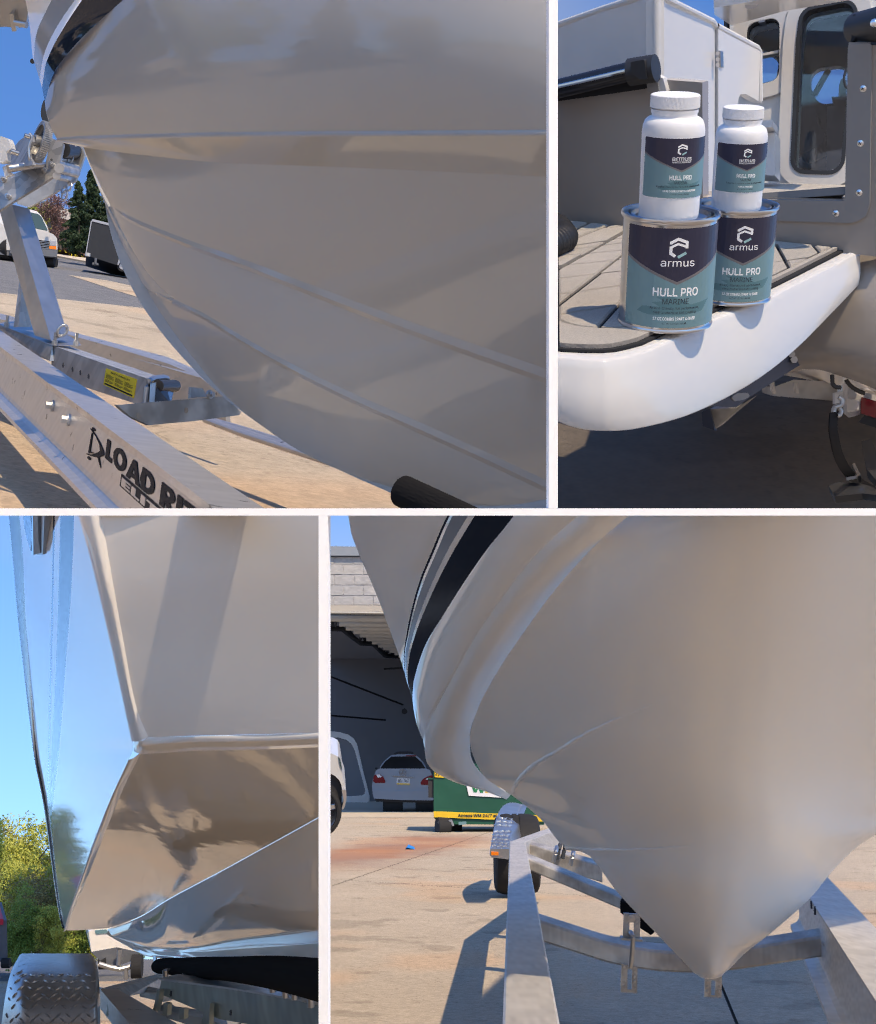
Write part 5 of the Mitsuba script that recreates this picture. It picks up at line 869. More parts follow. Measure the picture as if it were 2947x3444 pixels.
obj("wire", [tube(spline([P(1850 + .84 * a, .84 * b, 4.05) for a, b in pts], 16), .006, 8) for pts in ([(1130, 1500), (1132, 1535), (1142, 1548), (1165, 1552)], [(1185, 1520), (1200, 1540), (1225, 1560), (1260, 1575)])], "black_rubber", t2)
obj("bracket", Pl.three((2810, 1310, 4.12), (2850, 1310, 4.12), (2810, 1400, 4.12)).plate(q2([(1140, 1572), (1172, 1566), (1170, 1610), (1140, 1618)]), .02), "galv", t2, smooth=False)
sp = thing("ratchet_strap", "black webbing strap hooked to the trailer and hanging to the ground", "strap")
obj("hook", tube(spline([P(1850 + .84 * a, .84 * b, 4.05) for a, b in ((1156, 1590), (1170, 1605), (1165, 1622), (1140, 1632), (1136, 1650))], 24), .007, 10), "galv", sp)
obj("hook", tube(spline([P(1850 + .84 * a, .84 * b, 4.05) for a, b in ((1158, 1634), (1166, 1645), (1160, 1662), (1152, 1664))], 16), .006, 8), "galv", sp)
cl = [(1138, 1650, 4.05), (1135, 1700, 4.06), (1142, 1760, 4.1), (1160, 1830, 4.2), (1195, 1890, 4.4), (1240, 1930, 4.6), (1300, 1960, 4.7)]
sw = np.array([P(1850 + .84 * a, .84 * b, d) for a, b, d in cl]); sw = spline(sw, 40)
sl = np.linspace(17, 26, 40)[:, None] * .84 / 5000 * sw[:, 1:2] * np.array([[1.0, .25, .18]])
obj("webbing", [grid([sw - sl, sw, sw + sl]), grid([sw - sl + np.array([0, .01, 0]), sw + sl + np.array([0, .01, 0])])], "black_foam", sp, smooth=True)
ra = Pl.three((2800, 1640, 4.5), (2947, 1640, 4.4), (2850, 1600, 4.6))
obj("ratchet", [ra.plate(q2([(1116, 1945), (1150, 1930), (1240, 1935), (1330, 1960), (1330, 1985), (1250, 1975), (1140, 1988)]), .02), ra.plate(q2([(1250, 1790), (1290, 1780), (1335, 1900), (1320, 1960), (1270, 1900)]), .03, .02)], "black_rubber", sp, smooth=False)
obj("buckle", [ra.plate(q2([(1215, 1895), (1225, 1890), (1250, 1940), (1238, 1945)]), .02, .03), ra.plate(q2([(1190, 1945), (1240, 1936), (1242, 1940), (1192, 1950)]), .01, .03)], "chrome", sp, smooth=False)
# ================================================================== lower left: fender, trailer frame, woods
BAY[:] = [cutx(1087.5, -1), cuty(1729, -1)]
P32 = (.6148, 0, 2900); W3 = (.44, 300, 3060)
def h3(x, y, Y): return ph(P32, x, y, Y)
mat("diamond_plate", pr(proc(lambda p, n, uv: mix((.48, .49, .51), (.66, .67, .69), fbm(p.x * 9, p.y * 9, p.z * 9, 3))), .33, .9))
mat("galv_blue", pr(proc(lambda p, n, uv: mix((.20, .25, .27), (.36, .40, .36), smoothstep(.3, .7, fbm(p.x * 5, p.y * 5, p.z * 1.2, 4))) * (.85 + .3 * noise(p.x * 60, p.y * 60, p.z * 8))), .45, .6))
tr3 = thing("boat_trailer", "galvanised boat trailer with diamond plate fender and black carpeted bunk under the stern", "trailer")
rowsF = [(520, 135, 478, 8.3), (502, 118, 490, 7.6), (499, 110, 500, 7.1), (508, 104, 508, 6.75), (530, 92, 521, 6.45), (570, 70, 533, 6.2), (620, 52, 541, 6.05), (700, 34, 545, 5.95), (790, 20, 548, 5.9), (900, 6, 550, 5.88), (980, -2, 551, 5.9)]
rF = PchipInterpolator(np.arange(len(rowsF)), np.array(rowsF, float), axis=0)(np.linspace(0, len(rowsF) - 1, 46))
def fpt(r, s):                                 # s 0..1 across the fender, its left lip rolled over
    y, a, b, Y = r; x = a + (b - a) * s; return h3(x, y + (6 if s < .02 or s > .985 else 0), Y + .16 * max(0, (.22 - s) / .22) ** 2 + .05 * max(0, (s - .95) / .05) ** 2)
ss = np.r_[0, .01, .03, .06, .1, .15, .2, np.linspace(.26, .94, 12), .96, .98, 1.0]
FG = np.array([[fpt(r, s) for s in ss] for r in rF]); fd = obj("fender", grid(FG), "diamond_plate", tr3, smooth=True)
loz = []
for j, rr in enumerate(np.linspace(4, 45, 25)):
    for i in range(9):
        s = .05 + (i + .5 * (j % 2)) * .104
        if s > .97: continue
        r0 = rF[int(rr)]; c = fpt(r0, s); ex_ = unit(fpt(r0, min(.99, s + .03)) - c); ey_ = unit(fpt(rF[max(0, int(rr) - 1)], s) - c); nn = unit(np.cross(ex_, ey_)); nn = nn * (1 if nn[1] < 0 else -1)
        sg = 1 if (i + j) % 2 else -1; u = unit(ex_ + .75 * sg * ey_); w = unit(np.cross(nn, u)); l = .019
        v = np.array([c - u * l, c - w * l * .22, c + u * l, c + w * l * .22, c + nn * .0065 - u * l * .4, c + nn * .0065 + u * l * .4]); loz.append(trimesh.Trimesh(v, [[0, 1, 4], [1, 5, 4], [1, 2, 5], [2, 3, 5], [3, 4, 5], [3, 0, 4]], process=False))
obj("tread_pattern", trimesh.util.concatenate(loz), "diamond_plate", fd, kind="stuff", smooth=False)
obj("side_rail", hexa([h3(*q) for q in ((548, 693, 6.5), (640, 690, 6.6), (1050, 930, 5.4), (750, 930, 5.3), (548, 800, 6.5), (750, 1060, 5.3), (1040, 1060, 5.4))]), "aluminium", tr3, smooth=False)
SR = Pl.three((337, 3330, 6.49), (460, 3460, 5.29), (337, 3390, 6.49))
obj("marker_light", hexa([h3(*q) for q in ((606, 768, 6.3), (620, 775, 6.2), (616, 862, 6.2), (603, 858, 6.3), (606, 768, 6.2), (618, 860, 6.1))]), "amber_dull", tr3, smooth=False); mat("amber_dull", pr((.42, .10, .04), .35))
obj("tie_hook", tube(spline([h3(*q) for q in ((600, 752, 6.25), (603, 800, 6.2), (594, 838, 6.2))], 12), .012, 8), "galv_blue", tr3)
obj("front_crossbar", hexa([h3(*q) for q in ((552, 690, 7.4), (640, 692, 7.0), (905, 618, 8.3), (880, 606, 8.7), (640, 700, 7.0), (890, 640, 8.2), (888, 690, 8.1), (700, 735, 7.0))]), "galv", tr3, smooth=False)
obj("crossmember", Pl.three((470, 3325, 7.6), (545, 3335, 7.4), (470, 3355, 7.6)).plate(lin(P32, [(765, 690), (895, 715), (895, 765), (765, 735)]), .05), "galv_dirty", tr3, smooth=False)
BX = Pl.three((560, 3300, 6.0), (1072, 3372, 5.2), (560, 3350, 6.0))
cm = obj("crossmember", BX.plate(lin(P32, [(885, 636), (1300, 690), (1780, 772), (1780, 960), (1200, 858), (880, 722), (872, 700)]), .06, 0, .006), "galv_blue", tr3, smooth=False, label="broad grey green galvanised cross plate under the bunk")
obj("crossmember_top", BX.plate(lin(P32, [(885, 632), (1300, 685), (1780, 766), (1780, 776), (1300, 696), (885, 642)]), .09, .012), "galv", tr3, smooth=False)
for x, y in [(1265, 822), (938, 718)]: obj("slot", BX.plate(lin(P32, [(x - 4, y - 14), (x + 4, y - 14), (x + 2, y + 16), (x - 6, y + 16)]), .004, .003), "dark_inside", cm, smooth=False)
for q in ([(897, 690), (912, 686), (905, 745), (888, 808), (868, 812), (880, 770)], [(1163, 772), (1186, 764), (1183, 850), (1180, 885), (1135, 890), (1150, 820)], [(930, 760), (955, 765), (950, 830), (925, 830)], [(1015, 790), (1045, 792), (1042, 850), (1018, 850)]):
    obj("bracket", BX.plate(lin(P32, q), .02, .03), "galv_blue", tr3, smooth=False)
obj("lower_crossmember", Pl.three((530, 3380, 6.6), (760, 3420, 6.3), (530, 3400, 6.6)).plate(lin(P32, [(850, 790), (880, 812), (1000, 830), (1150, 862), (1250, 900), (1200, 960), (1000, 880), (870, 840)]), .08), "galv_dirty", tr3, smooth=False)
bkp = [(862, 570, 7.2), (900, 568, 6.8), (1100, 576, 6.0), (1300, 586, 5.5), (1520, 606, 5.0), (1800, 655, 4.5), (2300, 770, 4.0)]
rad = np.interp(np.linspace(0, 1, 40), [0, .04, .2, .5, 1], [.030, .034, .037, .045, .075])
bc = spline([h3(*q) for q in bkp], 40); bt = tube(bc, rad, 20); bt.vertices[:, 2] = bt.vertices[:, 2]
obj("bunk", bt, "bunk_carpet", tr3, smooth=True); obj("bunk_end", cyl(bc[0], bc[0] + unit(bc[0] - bc[2]) * .01, .030, 20), "bunk_carpet", tr3)
for x, y, w_ in [(1010, 612, 14), (1210, 645, 16), (1240, 650, 16), (1490, 660, 22), (1560, 690, 24), (1610, 700, 20), (905, 590, 10), (1025, 632, 12), (1290, 668, 14), (1700, 742, 20)]:
    Yb = np.interp(x, [860, 1780], [6.4, 4.9]); bp = Pl.three((P32[0] * x, 2900 + P32[0] * y, Yb), (P32[0] * x + 30, 2900 + P32[0] * y + 6, Yb - .03), (P32[0] * x, 2900 + P32[0] * y + 40, Yb))
    obj("bunk_bolt", [bp.plate(lin(P32, [(x - w_, y - 4), (x + w_, y - 2), (x + w_, y + 8), (x - w_, y + 6)]), .02), cyl(h3(x, y, Yb), h3(x + 2, y + 50, Yb), .012, 8)], "galv_bright", tr3)
obj("bunk_frame", [tube([h3(*q) for q in ((950, 605, 6.7), (1250, 650, 6.0), (1780, 765, 5.1))], .016, 8)], "galv_dirty", tr3)
obj("winch_stand", hexa([h3(*q) for q in ((838, 512, 9.5), (852, 512, 9.4), (905, 610, 9.0), (860, 612, 9.1), (838, 600, 9.5), (852, 512, 9.8))]), "galv_bright", tr3, smooth=False)
# hull overhang seen to the right of the bunk
obj("keel_end", Pl.three((980, 3228, 5.6), (1080, 3228, 5.5), (1040, 3260, 5.5)).plate(lin(P32, [(1560, 520), (1790, 515), (1790, 605), (1745, 592)]), .05), "gelcoat", boat3, smooth=False)
# boat on a trailer far behind
fb = thing("motorboat", "small pale boat on a trailer standing before the woods", "boat"); FB = Pl.three((300, 3210, 38), (460, 3210, 38.35), (300, 3100, 38))
fp = lambda q: lin(P32, q)
obj("hull", FB.plate(fp([(485, 380), (520, 362), (600, 358), (740, 395), (765, 495), (640, 466), (500, 492)]), 5.0, 0, .04), "gelcoat", fb, smooth=False); obj("bottom", FB.plate(fp([(498, 490), (640, 464), (765, 492), (738, 530), (650, 565), (560, 548)]), 5.0, .03), "bumper_grey", fb, smooth=False)
obj("windscreen", FB.plate(fp([(520, 372), (580, 366), (600, 385), (525, 392)]), .5, .03), "label_teal", fb, smooth=False)
ft = thing("boat_trailer", "small galvanised trailer carrying the far boat before the woods", "trailer")
obj("frame", [tube([FB.hit(*fp([q])[0], .3) for q in ((540, 556), (600, 575), (655, 585), (700, 575), (742, 558))], .07, 10)], "galv_bright", ft); obj("post", tube([FB.hit(*fp([q])[0], .3) for q in ((655, 475), (652, 560))], .07, 8), "galv_bright", ft)
obj("jack", tube([FB.hit(*fp([q])[0], .35) for q in ((688, 575), (691, 640))], .06, 8), "galv_bright", ft); c = FB.hit(*fp([(750, 570)])[0], .2); obj("wheel", cyl(c + np.array([-.13, 0, 0]), c + np.array([.13, .02, 0]), .30, 28), "tyre", ft)
c = FB.hit(*fp([(545, 560)])[0], .2); obj("wheel", cyl(c + np.array([-.10, .4, 0]), c + np.array([.1, .42, 0]), .24, 28), "tyre", ft)
dk = thing("cargo_trailer", "dark trailer with a red top edge at the left edge before the woods", "trailer"); DP = Pl.three((0, 3190, 30), (25, 3190, 30.05), (0, 3100, 30))
obj("box", DP.plate(fp([(-60, 312), (38, 318), (42, 505), (40, 545), (-60, 545)]), 1.5), "bumper_grey", dk, smooth=False); obj("top_edge", DP.plate(fp([(-60, 306), (19, 308), (17, 338), (-60, 342)]), 1.5, .05), "red_paint", dk, smooth=False)
mat("red_paint", pr((.62, .03, .06), .4)); c = DP.hit(*fp([(34, 552)])[0], .05); obj("wheel", cyl(c + np.array([-.08, 0, 0]), c + np.array([.08, 0, 0]), .10, 20), "tyre", dk)
# woods
gz = np.random.default_rng(5)
spec = [(-30, 2790, 66, "leaf_spring"), (40, 2765, 62, "leaf_olive"), (95, 2812, 58, "leaf_spring"), (150, 2835, 60, "leaf_green"), (200, 2900, 57, "leaf_spring"), (15, 2905, 54, "leaf_spring"), (120, 2930, 52, "leaf_olive"), (250, 2950, 55, "leaf_green"), (300, 3010, 56, "leaf_spring"), (65, 3010, 50, "leaf_green"), (180, 3030, 50, "leaf_spring"), (350, 3060, 60, "leaf_olive"), (400, 3120, 62, "leaf_spring"), (460, 3140, 60, "leaf_green")]
words = ["tall yellow green tree at the left edge of the woods", "half bare olive tree, tallest near the left edge of the woods", "yellow green tree third along the top of the woods", "deeper green tree beside the hull's mirror edge in the woods", "yellow green tree just left of the hull's low corner", "low yellow green tree in the front row, left edge of the woods", "olive twiggy tree in the front row of the woods", "green tree seen through the gap under the hull corner", "small yellow green tree seen beside the far pale boat", "short green bushy tree in the front row behind the fender", "short yellow green tree behind the fender's right edge", "olive tree behind the far pale boat", "yellow green tree right of the far pale boat", "green tree behind the winch stand under the keel"]
lab = {"leaf_spring": "fresh yellow green spring tree in the woods beyond the yard", "leaf_olive": "half bare olive brown tree in the woods beyond the yard", "leaf_green": "deeper green tree in the woods beyond the yard"}
for i, (x, yt, Y, lm) in enumerate(spec):
    k = thing("tree", words[i], "tree", "trees of the woods"); b_ = G3.hit(x, 3252, 0); b_ = P(x, 3248, Y); t_ = P(x + gz.uniform(-12, 12), yt, Y)
    hh_ = np.linalg.norm(t_ - b_); broadleaf(b_, t_ - b_, hh_ * 1.02, hh_ * .30, 40 + i, k, lm, dens=.8 if lm == "leaf_olive" else 1.5, low=.12, leaf=.0105)
# ================================================================== lower right: trailer, fender, building, vehicles
BAY[:] = [cutx(1087.5, 1), cuty(1729, -1)]
E4 = (.344, 1090, 1720)
def d4(x, y, Y): return ph(Dd, x, y, Y)
tr4 = thing("boat_trailer", "long aluminium boat trailer reaching from the camera to a shiny diamond plate fender", "trailer")
mat("alu_worn", bump(pr(proc(lambda p, n, uv: mix((.46, .44, .41), (.62, .60, .57), fbm(p.x * 5, p.y * 1.2, p.z * 30, 4)) * (.88 + .2 * noise(p.x * 60, p.y * 4, p.z * 60))), .45, .35), lambda p, n, uv: fbm(p.x * 30, p.y * 30, p.z * 30, 3), .002))
ZR4 = 1.1
la, lb = np.array([.145, 3.6]), np.array([.745, 15.9])
obj("side_rail", beam(G4.to(la[0] + .08, la[1], ZR4 - .13), G4.to(lb[0] + .085, lb[1], ZR4 - .13), .163, .26, G4.n, .008), "alu_worn", tr4, smooth=False)
e0 = G4.to(lb[0] + .085, lb[1], ZR4 - .13); e1_ = G4.to(*(G4.loc(G4.hit(*lin(Dd, [(300, 170)])[0], ZR4))[:2] + np.array([.3, .6])), ZR4 - .13)
obj("rail_bend", beam(e0, e1_, .16, .25, G4.n, .008, .06), "alu_worn", tr4, smooth=False)
ra_, rb_ = np.array([1.364, 4.82]), np.array([2.45, 10.45]); dr4 = (rb_ - ra_) / np.linalg.norm(rb_ - ra_)
r4 = rail(G4, ra_ - dr4 * 1.5, rb_, .21, .34, ZR4, tr4, "side_rail", mtl="alu_worn")
RI = Pl.upright(G4, G4.to(*ra_, ZR4), G4.to(*rb_, ZR4))
for x, y in [(1490, 517), (1506, 543)]: c = RI.hit(*lin(Dd, [(x, y)])[0], .0); obj("bolt_hole", cyl(c, c + RI.n * .01, .022, 14), "dark_inside", r4)
def curved(top, dep, hgt_px, mtl, name, wdt=.12):
    t_ = spline([d4(*q) for q in top], 30); n_ = G4.n; b_ = t_ - n_ * dep; back = t_ + np.array([0, wdt, 0]) + n_ * .005; bb_ = b_ + np.array([0, wdt, 0])
    return obj(name, grid(np.array([bb_, b_ + np.array([0, .012, 0]), b_ + n_ * .012, t_ - n_ * .012, t_ + np.array([0, .012, 0]), back, bb_])), mtl, tr4, smooth=20)
mat("galv_worn", bump(pr(proc(lambda p, n, uv: mix((.36, .34, .31), (.58, .56, .52), smoothstep(.3, .7, fbm(p.x * 6, p.y * 6, p.z * 6, 4))) * (.9 + .2 * noise(p.x * 70, p.y * 70, p.z * 10))), .45, .4), lambda p, n, uv: fbm(p.x * 25, p.y * 25, p.z * 25, 3), .003))
curved([(270, 582, 7.75), (450, 640, 7.72), (600, 686, 7.7), (700, 706, 7.7), (860, 724, 7.7), (1000, 728, 7.7), (1130, 716, 7.7), (1300, 692, 7.7), (1570, 650, 7.7)], .105, 0, "galv_worn", "crossmember")
curved([(215, 305, 13.2), (430, 395, 12.9), (660, 492, 12.6)], .10, 0, "galv_worn", "crossmember", .2)
curved([(215, 242, 16.0), (380, 292, 15.7), (560, 345, 15.4)], .17, 0, "galv_worn", "crossmember", .2)
obj("end_plate", Pl.three((2780, 3140, 7.45), (2805, 3140, 7.3), (2780, 3200, 7.45)).plate(lin(Dd, [(1562, 640), (1588, 640), (1590, 745), (1575, 748)]), .03), "galv_worn", tr4, smooth=False)
c = d4(1560, 690, 7.4); obj("nut", [nut(c, [1, 0, 0], .022, .03), cyl(c - np.array([.03, 0, 0]), c + np.array([.04, 0, 0]), .009, 10)], "galv", tr4)
S4P = Pl.three((2100, 3080, 7.62), (2150, 3080, 7.62), (2100, 3300, 7.62))
def slotted(out, slot, name="bunk_bracket"):
    o_ = S4P.poly(lin(Dd, out)).difference(S4P.poly(lin(Dd, slot), .004)); k = obj(name, S4P.ext(o_, .012, .01), "galv", tr4, smooth=False)
    x0, y0 = out[0]; x1 = out[1][0]; y1 = out[2][1]
    for i in range(int((y1 - y0) / 22)):
        for x in (x0 + 12, x1 - 12): c_ = S4P.hit(*lin(Dd, [(x, y0 + 16 + 22 * i)])[0], .01); obj("stud", cyl(c_, c_ + S4P.n * .006, .0075, 8), "galv_worn", k)
slotted([(655, 552), (728, 556), (726, 660), (652, 656)], [(680, 590), (700, 592), (699, 650), (679, 648)])
slotted([(645, 776), (716, 790), (713, 906), (641, 902)], [(672, 800), (692, 802), (690, 890), (670, 888)])
slotted([(1015, 820), (1090, 815), (1086, 926), (1010, 922)], [(1042, 850), (1060, 850), (1058, 915), (1040, 913)])
obj("bracket_foot", S4P.plate(lin(Dd, [(640, 655), (735, 662), (735, 672), (640, 664)]), .05, .04), "galv", tr4, smooth=False)
obj("u_bolt", tube(spline([d4(*q) for q in ((685, 650, 7.6), (690, 645, 7.52), (696, 660, 7.5), (692, 740, 7.5), (684, 795, 7.5))], 24), .012, 10), "galv_bright", tr4)
c = S4P.hit(*lin(Dd, [(688, 578)])[0], .02); obj("washer", [cyl(c, c + S4P.n * .006, .020, 20), nut(c, S4P.n, .012, .016)], "galv_bright", tr4, smooth=False)
obj("bunk", Pl.three((2090, 3040, 8.8), (2200, 3140, 8.75), (2090, 3080, 8.8)).plate(lin(Dd, [(640, 500), (700, 520), (790, 640), (776, 652), (730, 622), (692, 590), (640, 552)]), .2), "bunk_carpet", tr4, smooth=False)
for x, y, Y in [(345, 270, 15.4), (420, 285, 15.2), (360, 258, 15.6), (385, 255, 15.6)]: obj("u_bolt", tube(spline([d4(*q) for q in ((x + 14, y - 8, Y), (x + 8, y + 20, Y - .1), (x, y + 58, Y - .1))], 12), .022, 8), "galv_bright" if x < 350 or x > 400 else "dark_inside", tr4)
rg = thing("rag", "white rag lying on the concrete under the trailer", "rag"); q_ = G4.hit(*lin(Dd, [(450, 362)])[0]); rv = [[q_ + G4.r * (i - 6) * .07 + G4.g * (j - 2) * .16 + G4.n * (.03 + .06 * rng.uniform()) for i in range(13)] for j in range(5)]; obj("cloth", grid(rv), "gelcoat_white", rg, smooth=True)
# fender and wheel
fw = [((1398, 1190), (1556, 1195), 20.5), ((1406, 1130), (1558, 1140), 20.7), ((1418, 1060), (1570, 1060), 21.0), ((1435, 975), (1588, 985), 21.5), ((1455, 905), (1612, 925), 22.0), ((1482, 850), (1636, 870), 22.6), ((1520, 812), (1648, 835), 23.2), ((1570, 797), (1660, 818), 23.8), ((1620, 800), (1680, 815), 24.4)]
fr_ = PchipInterpolator(np.arange(9), np.array([[*a, *b, Y] for a, b, Y in fw], float), axis=0)(np.linspace(0, 8, 40))
fp4 = lambda r, s: ph(Cc, r[0] + (r[2] - r[0]) * s, r[1] + (r[3] - r[1]) * s + (3 if s in (0, 1) else 0), r[4])
f4 = obj("fender", grid([[fp4(r, s) for s in (0, .02, .1, .3, .5, .7, .9, .98, 1)] for r in fr_]), "diamond_plate", tr4, smooth=True)
loz = []
for j, rr in enumerate(np.linspace(1, 36, 17)):
    for i in range(6):
        s = .08 + (i + .5 * (j % 2)) * .155
        if s > .96: continue
        r0 = fr_[int(rr)]; c = fp4(r0, s); ex_ = unit(fp4(r0, s + .03) - c); ey_ = unit(fp4(fr_[int(rr) + 1], s) - c); nn = unit(np.cross(ex_, ey_)); nn = nn * (1 if nn[1] < 0 else -1); u = unit(ex_ + .8 * (1 if (i + j) % 2 else -1) * ey_); w = np.cross(nn, u); l = .045
        loz.append(trimesh.Trimesh([c - u * l, c - w * l * .25, c + u * l, c + w * l * .25, c + nn * .018 - u * l * .4, c + nn * .018 + u * l * .4], [[0, 1, 4], [1, 5, 4], [1, 2, 5], [2, 3, 5], [3, 4, 5], [3, 0, 4]], process=False))
obj("tread_pattern", trimesh.util.concatenate(loz), "diamond_plate", f4, kind="stuff", smooth=False)
obj("fender_side", grid([[fp4(r, 1), fp4(r, 1) + np.array([.12, .5, -.02]), fp4(r, 1) + np.array([.22, 1.0, -.03])] for r in fr_]), "diamond_plate", f4)
FBP = Pl.three((1648, 2860, 20.4), (1712, 2860, 20.4), (1648, 2885, 20.4))
lb4 = obj("light_bar", FBP.plate(lin(Cc, [(1396, 1184), (1560, 1188), (1552, 1275), (1410, 1258), (1392, 1240)]), .05, 0, .01), "diamond_plate", tr4, smooth=False); obj("amber_light", FBP.plate(lin(Cc, [(1404, 1210), (1466, 1212), (1466, 1238), (1404, 1236)]), .03, .02), "amber", lb4, smooth=False)
wc = P(1738, 2872, 22.0); R_ = .585
prof = [(R_ * .55, -.30), (R_ * .82, -.33), (R_ * .93, -.30), (R_ * .985, -.22), (R_, -.15), (R_ * .99, -.10), (R_ * .965, -.095), (R_ * .965, -.07), (R_ * .995, -.065), (R_ * 1.0, 0), (R_ * .965, .005), (R_ * .965, .03), (R_, .035), (R_ * 1.0, .12), (R_ * .985, .22), (R_ * .93, .30), (R_ * .82, .33), (R_ * .55, .30)]
Bw = np.stack([[0, 1, 0], [0, 0, 1], [1, 0, 0]], 1).astype(float)
w4 = obj("wheel", place_at(lathe(prof, 72), Bw, wc), "tyre", tr4, smooth=30)
# building
BY = 62.0
bd = thing("building", "pale concrete block garage with open door and dark interior", "building")
mat("block_grey", bump(pr(proc(lambda p, n, uv: mix((.36, .36, .37), (.47, .46, .45), fbm(p.x * 1.2, p.y * 1.2, p.z * 1.2, 4)) * (.85 + .3 * noise(p.x * 12, p.y * 12, p.z * 12))), .9), lambda p, n, uv: fbm(p.x * 6, p.y * 6, p.z * 6, 3), .03)); mat("mortar", pr((.55, .55, .55), .9)); mat("metal_cap", pr((.26, .29, .33), .45)); mat("inside_wall", pr((.16, .165, .18), .9)); mat("lintel_tan", pr((.45, .41, .35), .6)); mat("truss_black", pr((.03, .03, .033), .6)); mat("rib_white", pr((.55, .53, .48), .7))  # interior walls darkened; part of the garage shade is in their colour
WL = Pl.upright(G4, G4.to(-6, BY), G4.to(6, BY))
eb_ = lambda q: lin(E4, q)
wl = obj("wall", WL.plate(eb_([(-140, 445), (900, 445), (900, 920), (-140, 920)]), .35, -.04), "mortar", bd, smooth=False)
rows_ = [(446, 512, 98), (520, 614, 188), (622, 716, 98), (724, 818, 190), (826, 912, 93)]
for i, (y0, y1, x0) in enumerate(rows_):
    for j in range(-2, 3):
        a = x0 + 194 * j; q = [(a + 5, y0), (a + 190, y0), (a + 190, y1), (a + 5, y1)]
        if a < -250 or a > 620: continue
        obj("block", WL.plate(eb_(q), .06, .0 + .012 * ((i * 3 + j) % 3)), "block_grey", wl, smooth=False)
obj("cornice", WL.plate(eb_([(-140, 345), (900, 362), (900, 442), (-140, 438)]), .6, .25), "metal_cap", bd, smooth=False); obj("roof_vent", WL.plate(eb_([(105, 350), (122, 336), (140, 350)]), .3, .1), "metal_cap", bd, smooth=False)
obj("lintel", WL.plate(eb_([(-140, 916), (900, 925), (900, 985), (-140, 972)]), .4, .08), "lintel_tan", bd, smooth=False); obj("lintel_lip", WL.plate(eb_([(-140, 975), (900, 988), (900, 1002), (-140, 990)]), .5, .12), "rib_white", bd, smooth=False)
for y, x in zip((1040, 1090, 1130, 1165, 1198, 1235, 1267, 1298, 1325, 1352, 1376, 1398), (40, 150, 215, 290, 350, 415, 470, 530, 580, 640, 690, 730)):
    Yr = 6.75 * 5000 / (2600 - (1720 + .344 * y)); obj("ceiling_rib", cyl(ph(E4, x, y + 4, Yr), ph(E4, 1300, y + 10, Yr), .15, 8), "rib_white", bd, smooth=False)
tc = [(36, 1140, 70), (180, 1150, 72), (360, 1290, 80), (480, 1295, 82), (600, 1412, 92), (760, 1420, 94), (1000, 1500, 97)]
obj("truss", tube([ph(E4, *q) for q in tc], .13, 8), "truss_black", bd)
for a, b in [((60, 1060, 68), (100, 1130, 71)), ((100, 1130, 71), (115, 1060, 68)), ((235, 1160, 76), (340, 1280, 79)), ((345, 1285, 80), (370, 1200, 80)), ((370, 1200, 80), (420, 1290, 81)), ((480, 1290, 83), (600, 1410, 92)), ((560, 1300, 90), (600, 1405, 92)), ((600, 1405, 92), (640, 1340, 92)), ((640, 1340, 92), (690, 1420, 93))]: obj("truss_bar", tube([ph(E4, *a), ph(E4, *b)], .09, 6), "truss_black", bd)
bk = 98.0
cor = lambda px, Y, z: G4.to(G4.loc(P(px, 2500, Y))[0], G4.loc(P(px, 2500, Y))[1], z)
def quad(a, b, c, d): return trimesh.Trimesh([a, b, c, d], [[0, 1, 2], [0, 2, 3]], process=False)
XL, XR = -5.2, 6.5
g_ = lambda x, y, z: G4.to(x, y, z)
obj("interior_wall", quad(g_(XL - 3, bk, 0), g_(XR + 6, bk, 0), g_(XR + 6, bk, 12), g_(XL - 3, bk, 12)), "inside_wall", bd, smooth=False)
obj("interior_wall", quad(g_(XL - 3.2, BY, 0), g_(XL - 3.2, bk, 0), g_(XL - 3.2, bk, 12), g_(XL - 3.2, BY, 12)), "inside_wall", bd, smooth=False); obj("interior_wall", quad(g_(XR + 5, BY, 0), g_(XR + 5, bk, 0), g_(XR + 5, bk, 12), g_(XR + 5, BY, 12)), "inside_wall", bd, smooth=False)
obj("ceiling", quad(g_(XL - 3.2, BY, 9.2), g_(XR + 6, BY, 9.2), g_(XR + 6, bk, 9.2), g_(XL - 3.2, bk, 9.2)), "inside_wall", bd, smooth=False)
obj("front_wall", WL.plate(lin((1, 0, 0), [(1900, 2020), (3600, 2020), (3600, 2745), (1900, 2745)]), .4), "block_grey", bd, smooth=False)
for pts in ([(36, 1605, 90), (770, 1890, 96)], [(85, 1312, 95), (360, 1298, 95)], [(585, 1542, 96), (760, 1530, 96)], [(0, 1990, 90), (600, 2040, 96)]): obj("pipe", tube([ph(E4, *q) for q in pts], .06, 6), "truss_black", bd)
obj("wall_box", cyl(ph(E4, 787, 1955, 95), ph(E4, 787, 1955, 94.8), .18, 12), "truss_black", bd)
struct("garage_floor", *[lsheet(G4, [(XL - 3.2, BY - .2), (XR + 6, BY - .2), (XR + 6, bk), (XL - 3.2, bk)], .01)[0]], "concrete_plain", smooth=False)
# framed panel
cp = lambda q: lin(Cc, q)
pn = thing("boat_canopy_panel", "arched pale panel with dark screen leaning inside the garage", "panel"); PP = Pl.upright(G4, G4.to(-4, 75), G4.to(4, 75)); pout = PP.poly(cp([(-10, 202), (60, 198), (130, 206), (200, 225), (245, 255), (275, 300), (292, 370), (330, 540), (382, 745), (380, 785), (360, 797), (-10, 790)]), .05); pin = PP.poly(cp([(-10, 290), (60, 255), (120, 250), (190, 272), (235, 310), (262, 370), (300, 520), (346, 690), (343, 720), (320, 738), (190, 745), (-10, 740)]), .05)
obj("frame", PP.ext(pout.difference(pin), .3), "gelcoat_white", pn, smooth=False); obj("screen", PP.ext(pin.buffer(.02), .1, -.1), "bumper_grey", pn, smooth=False)
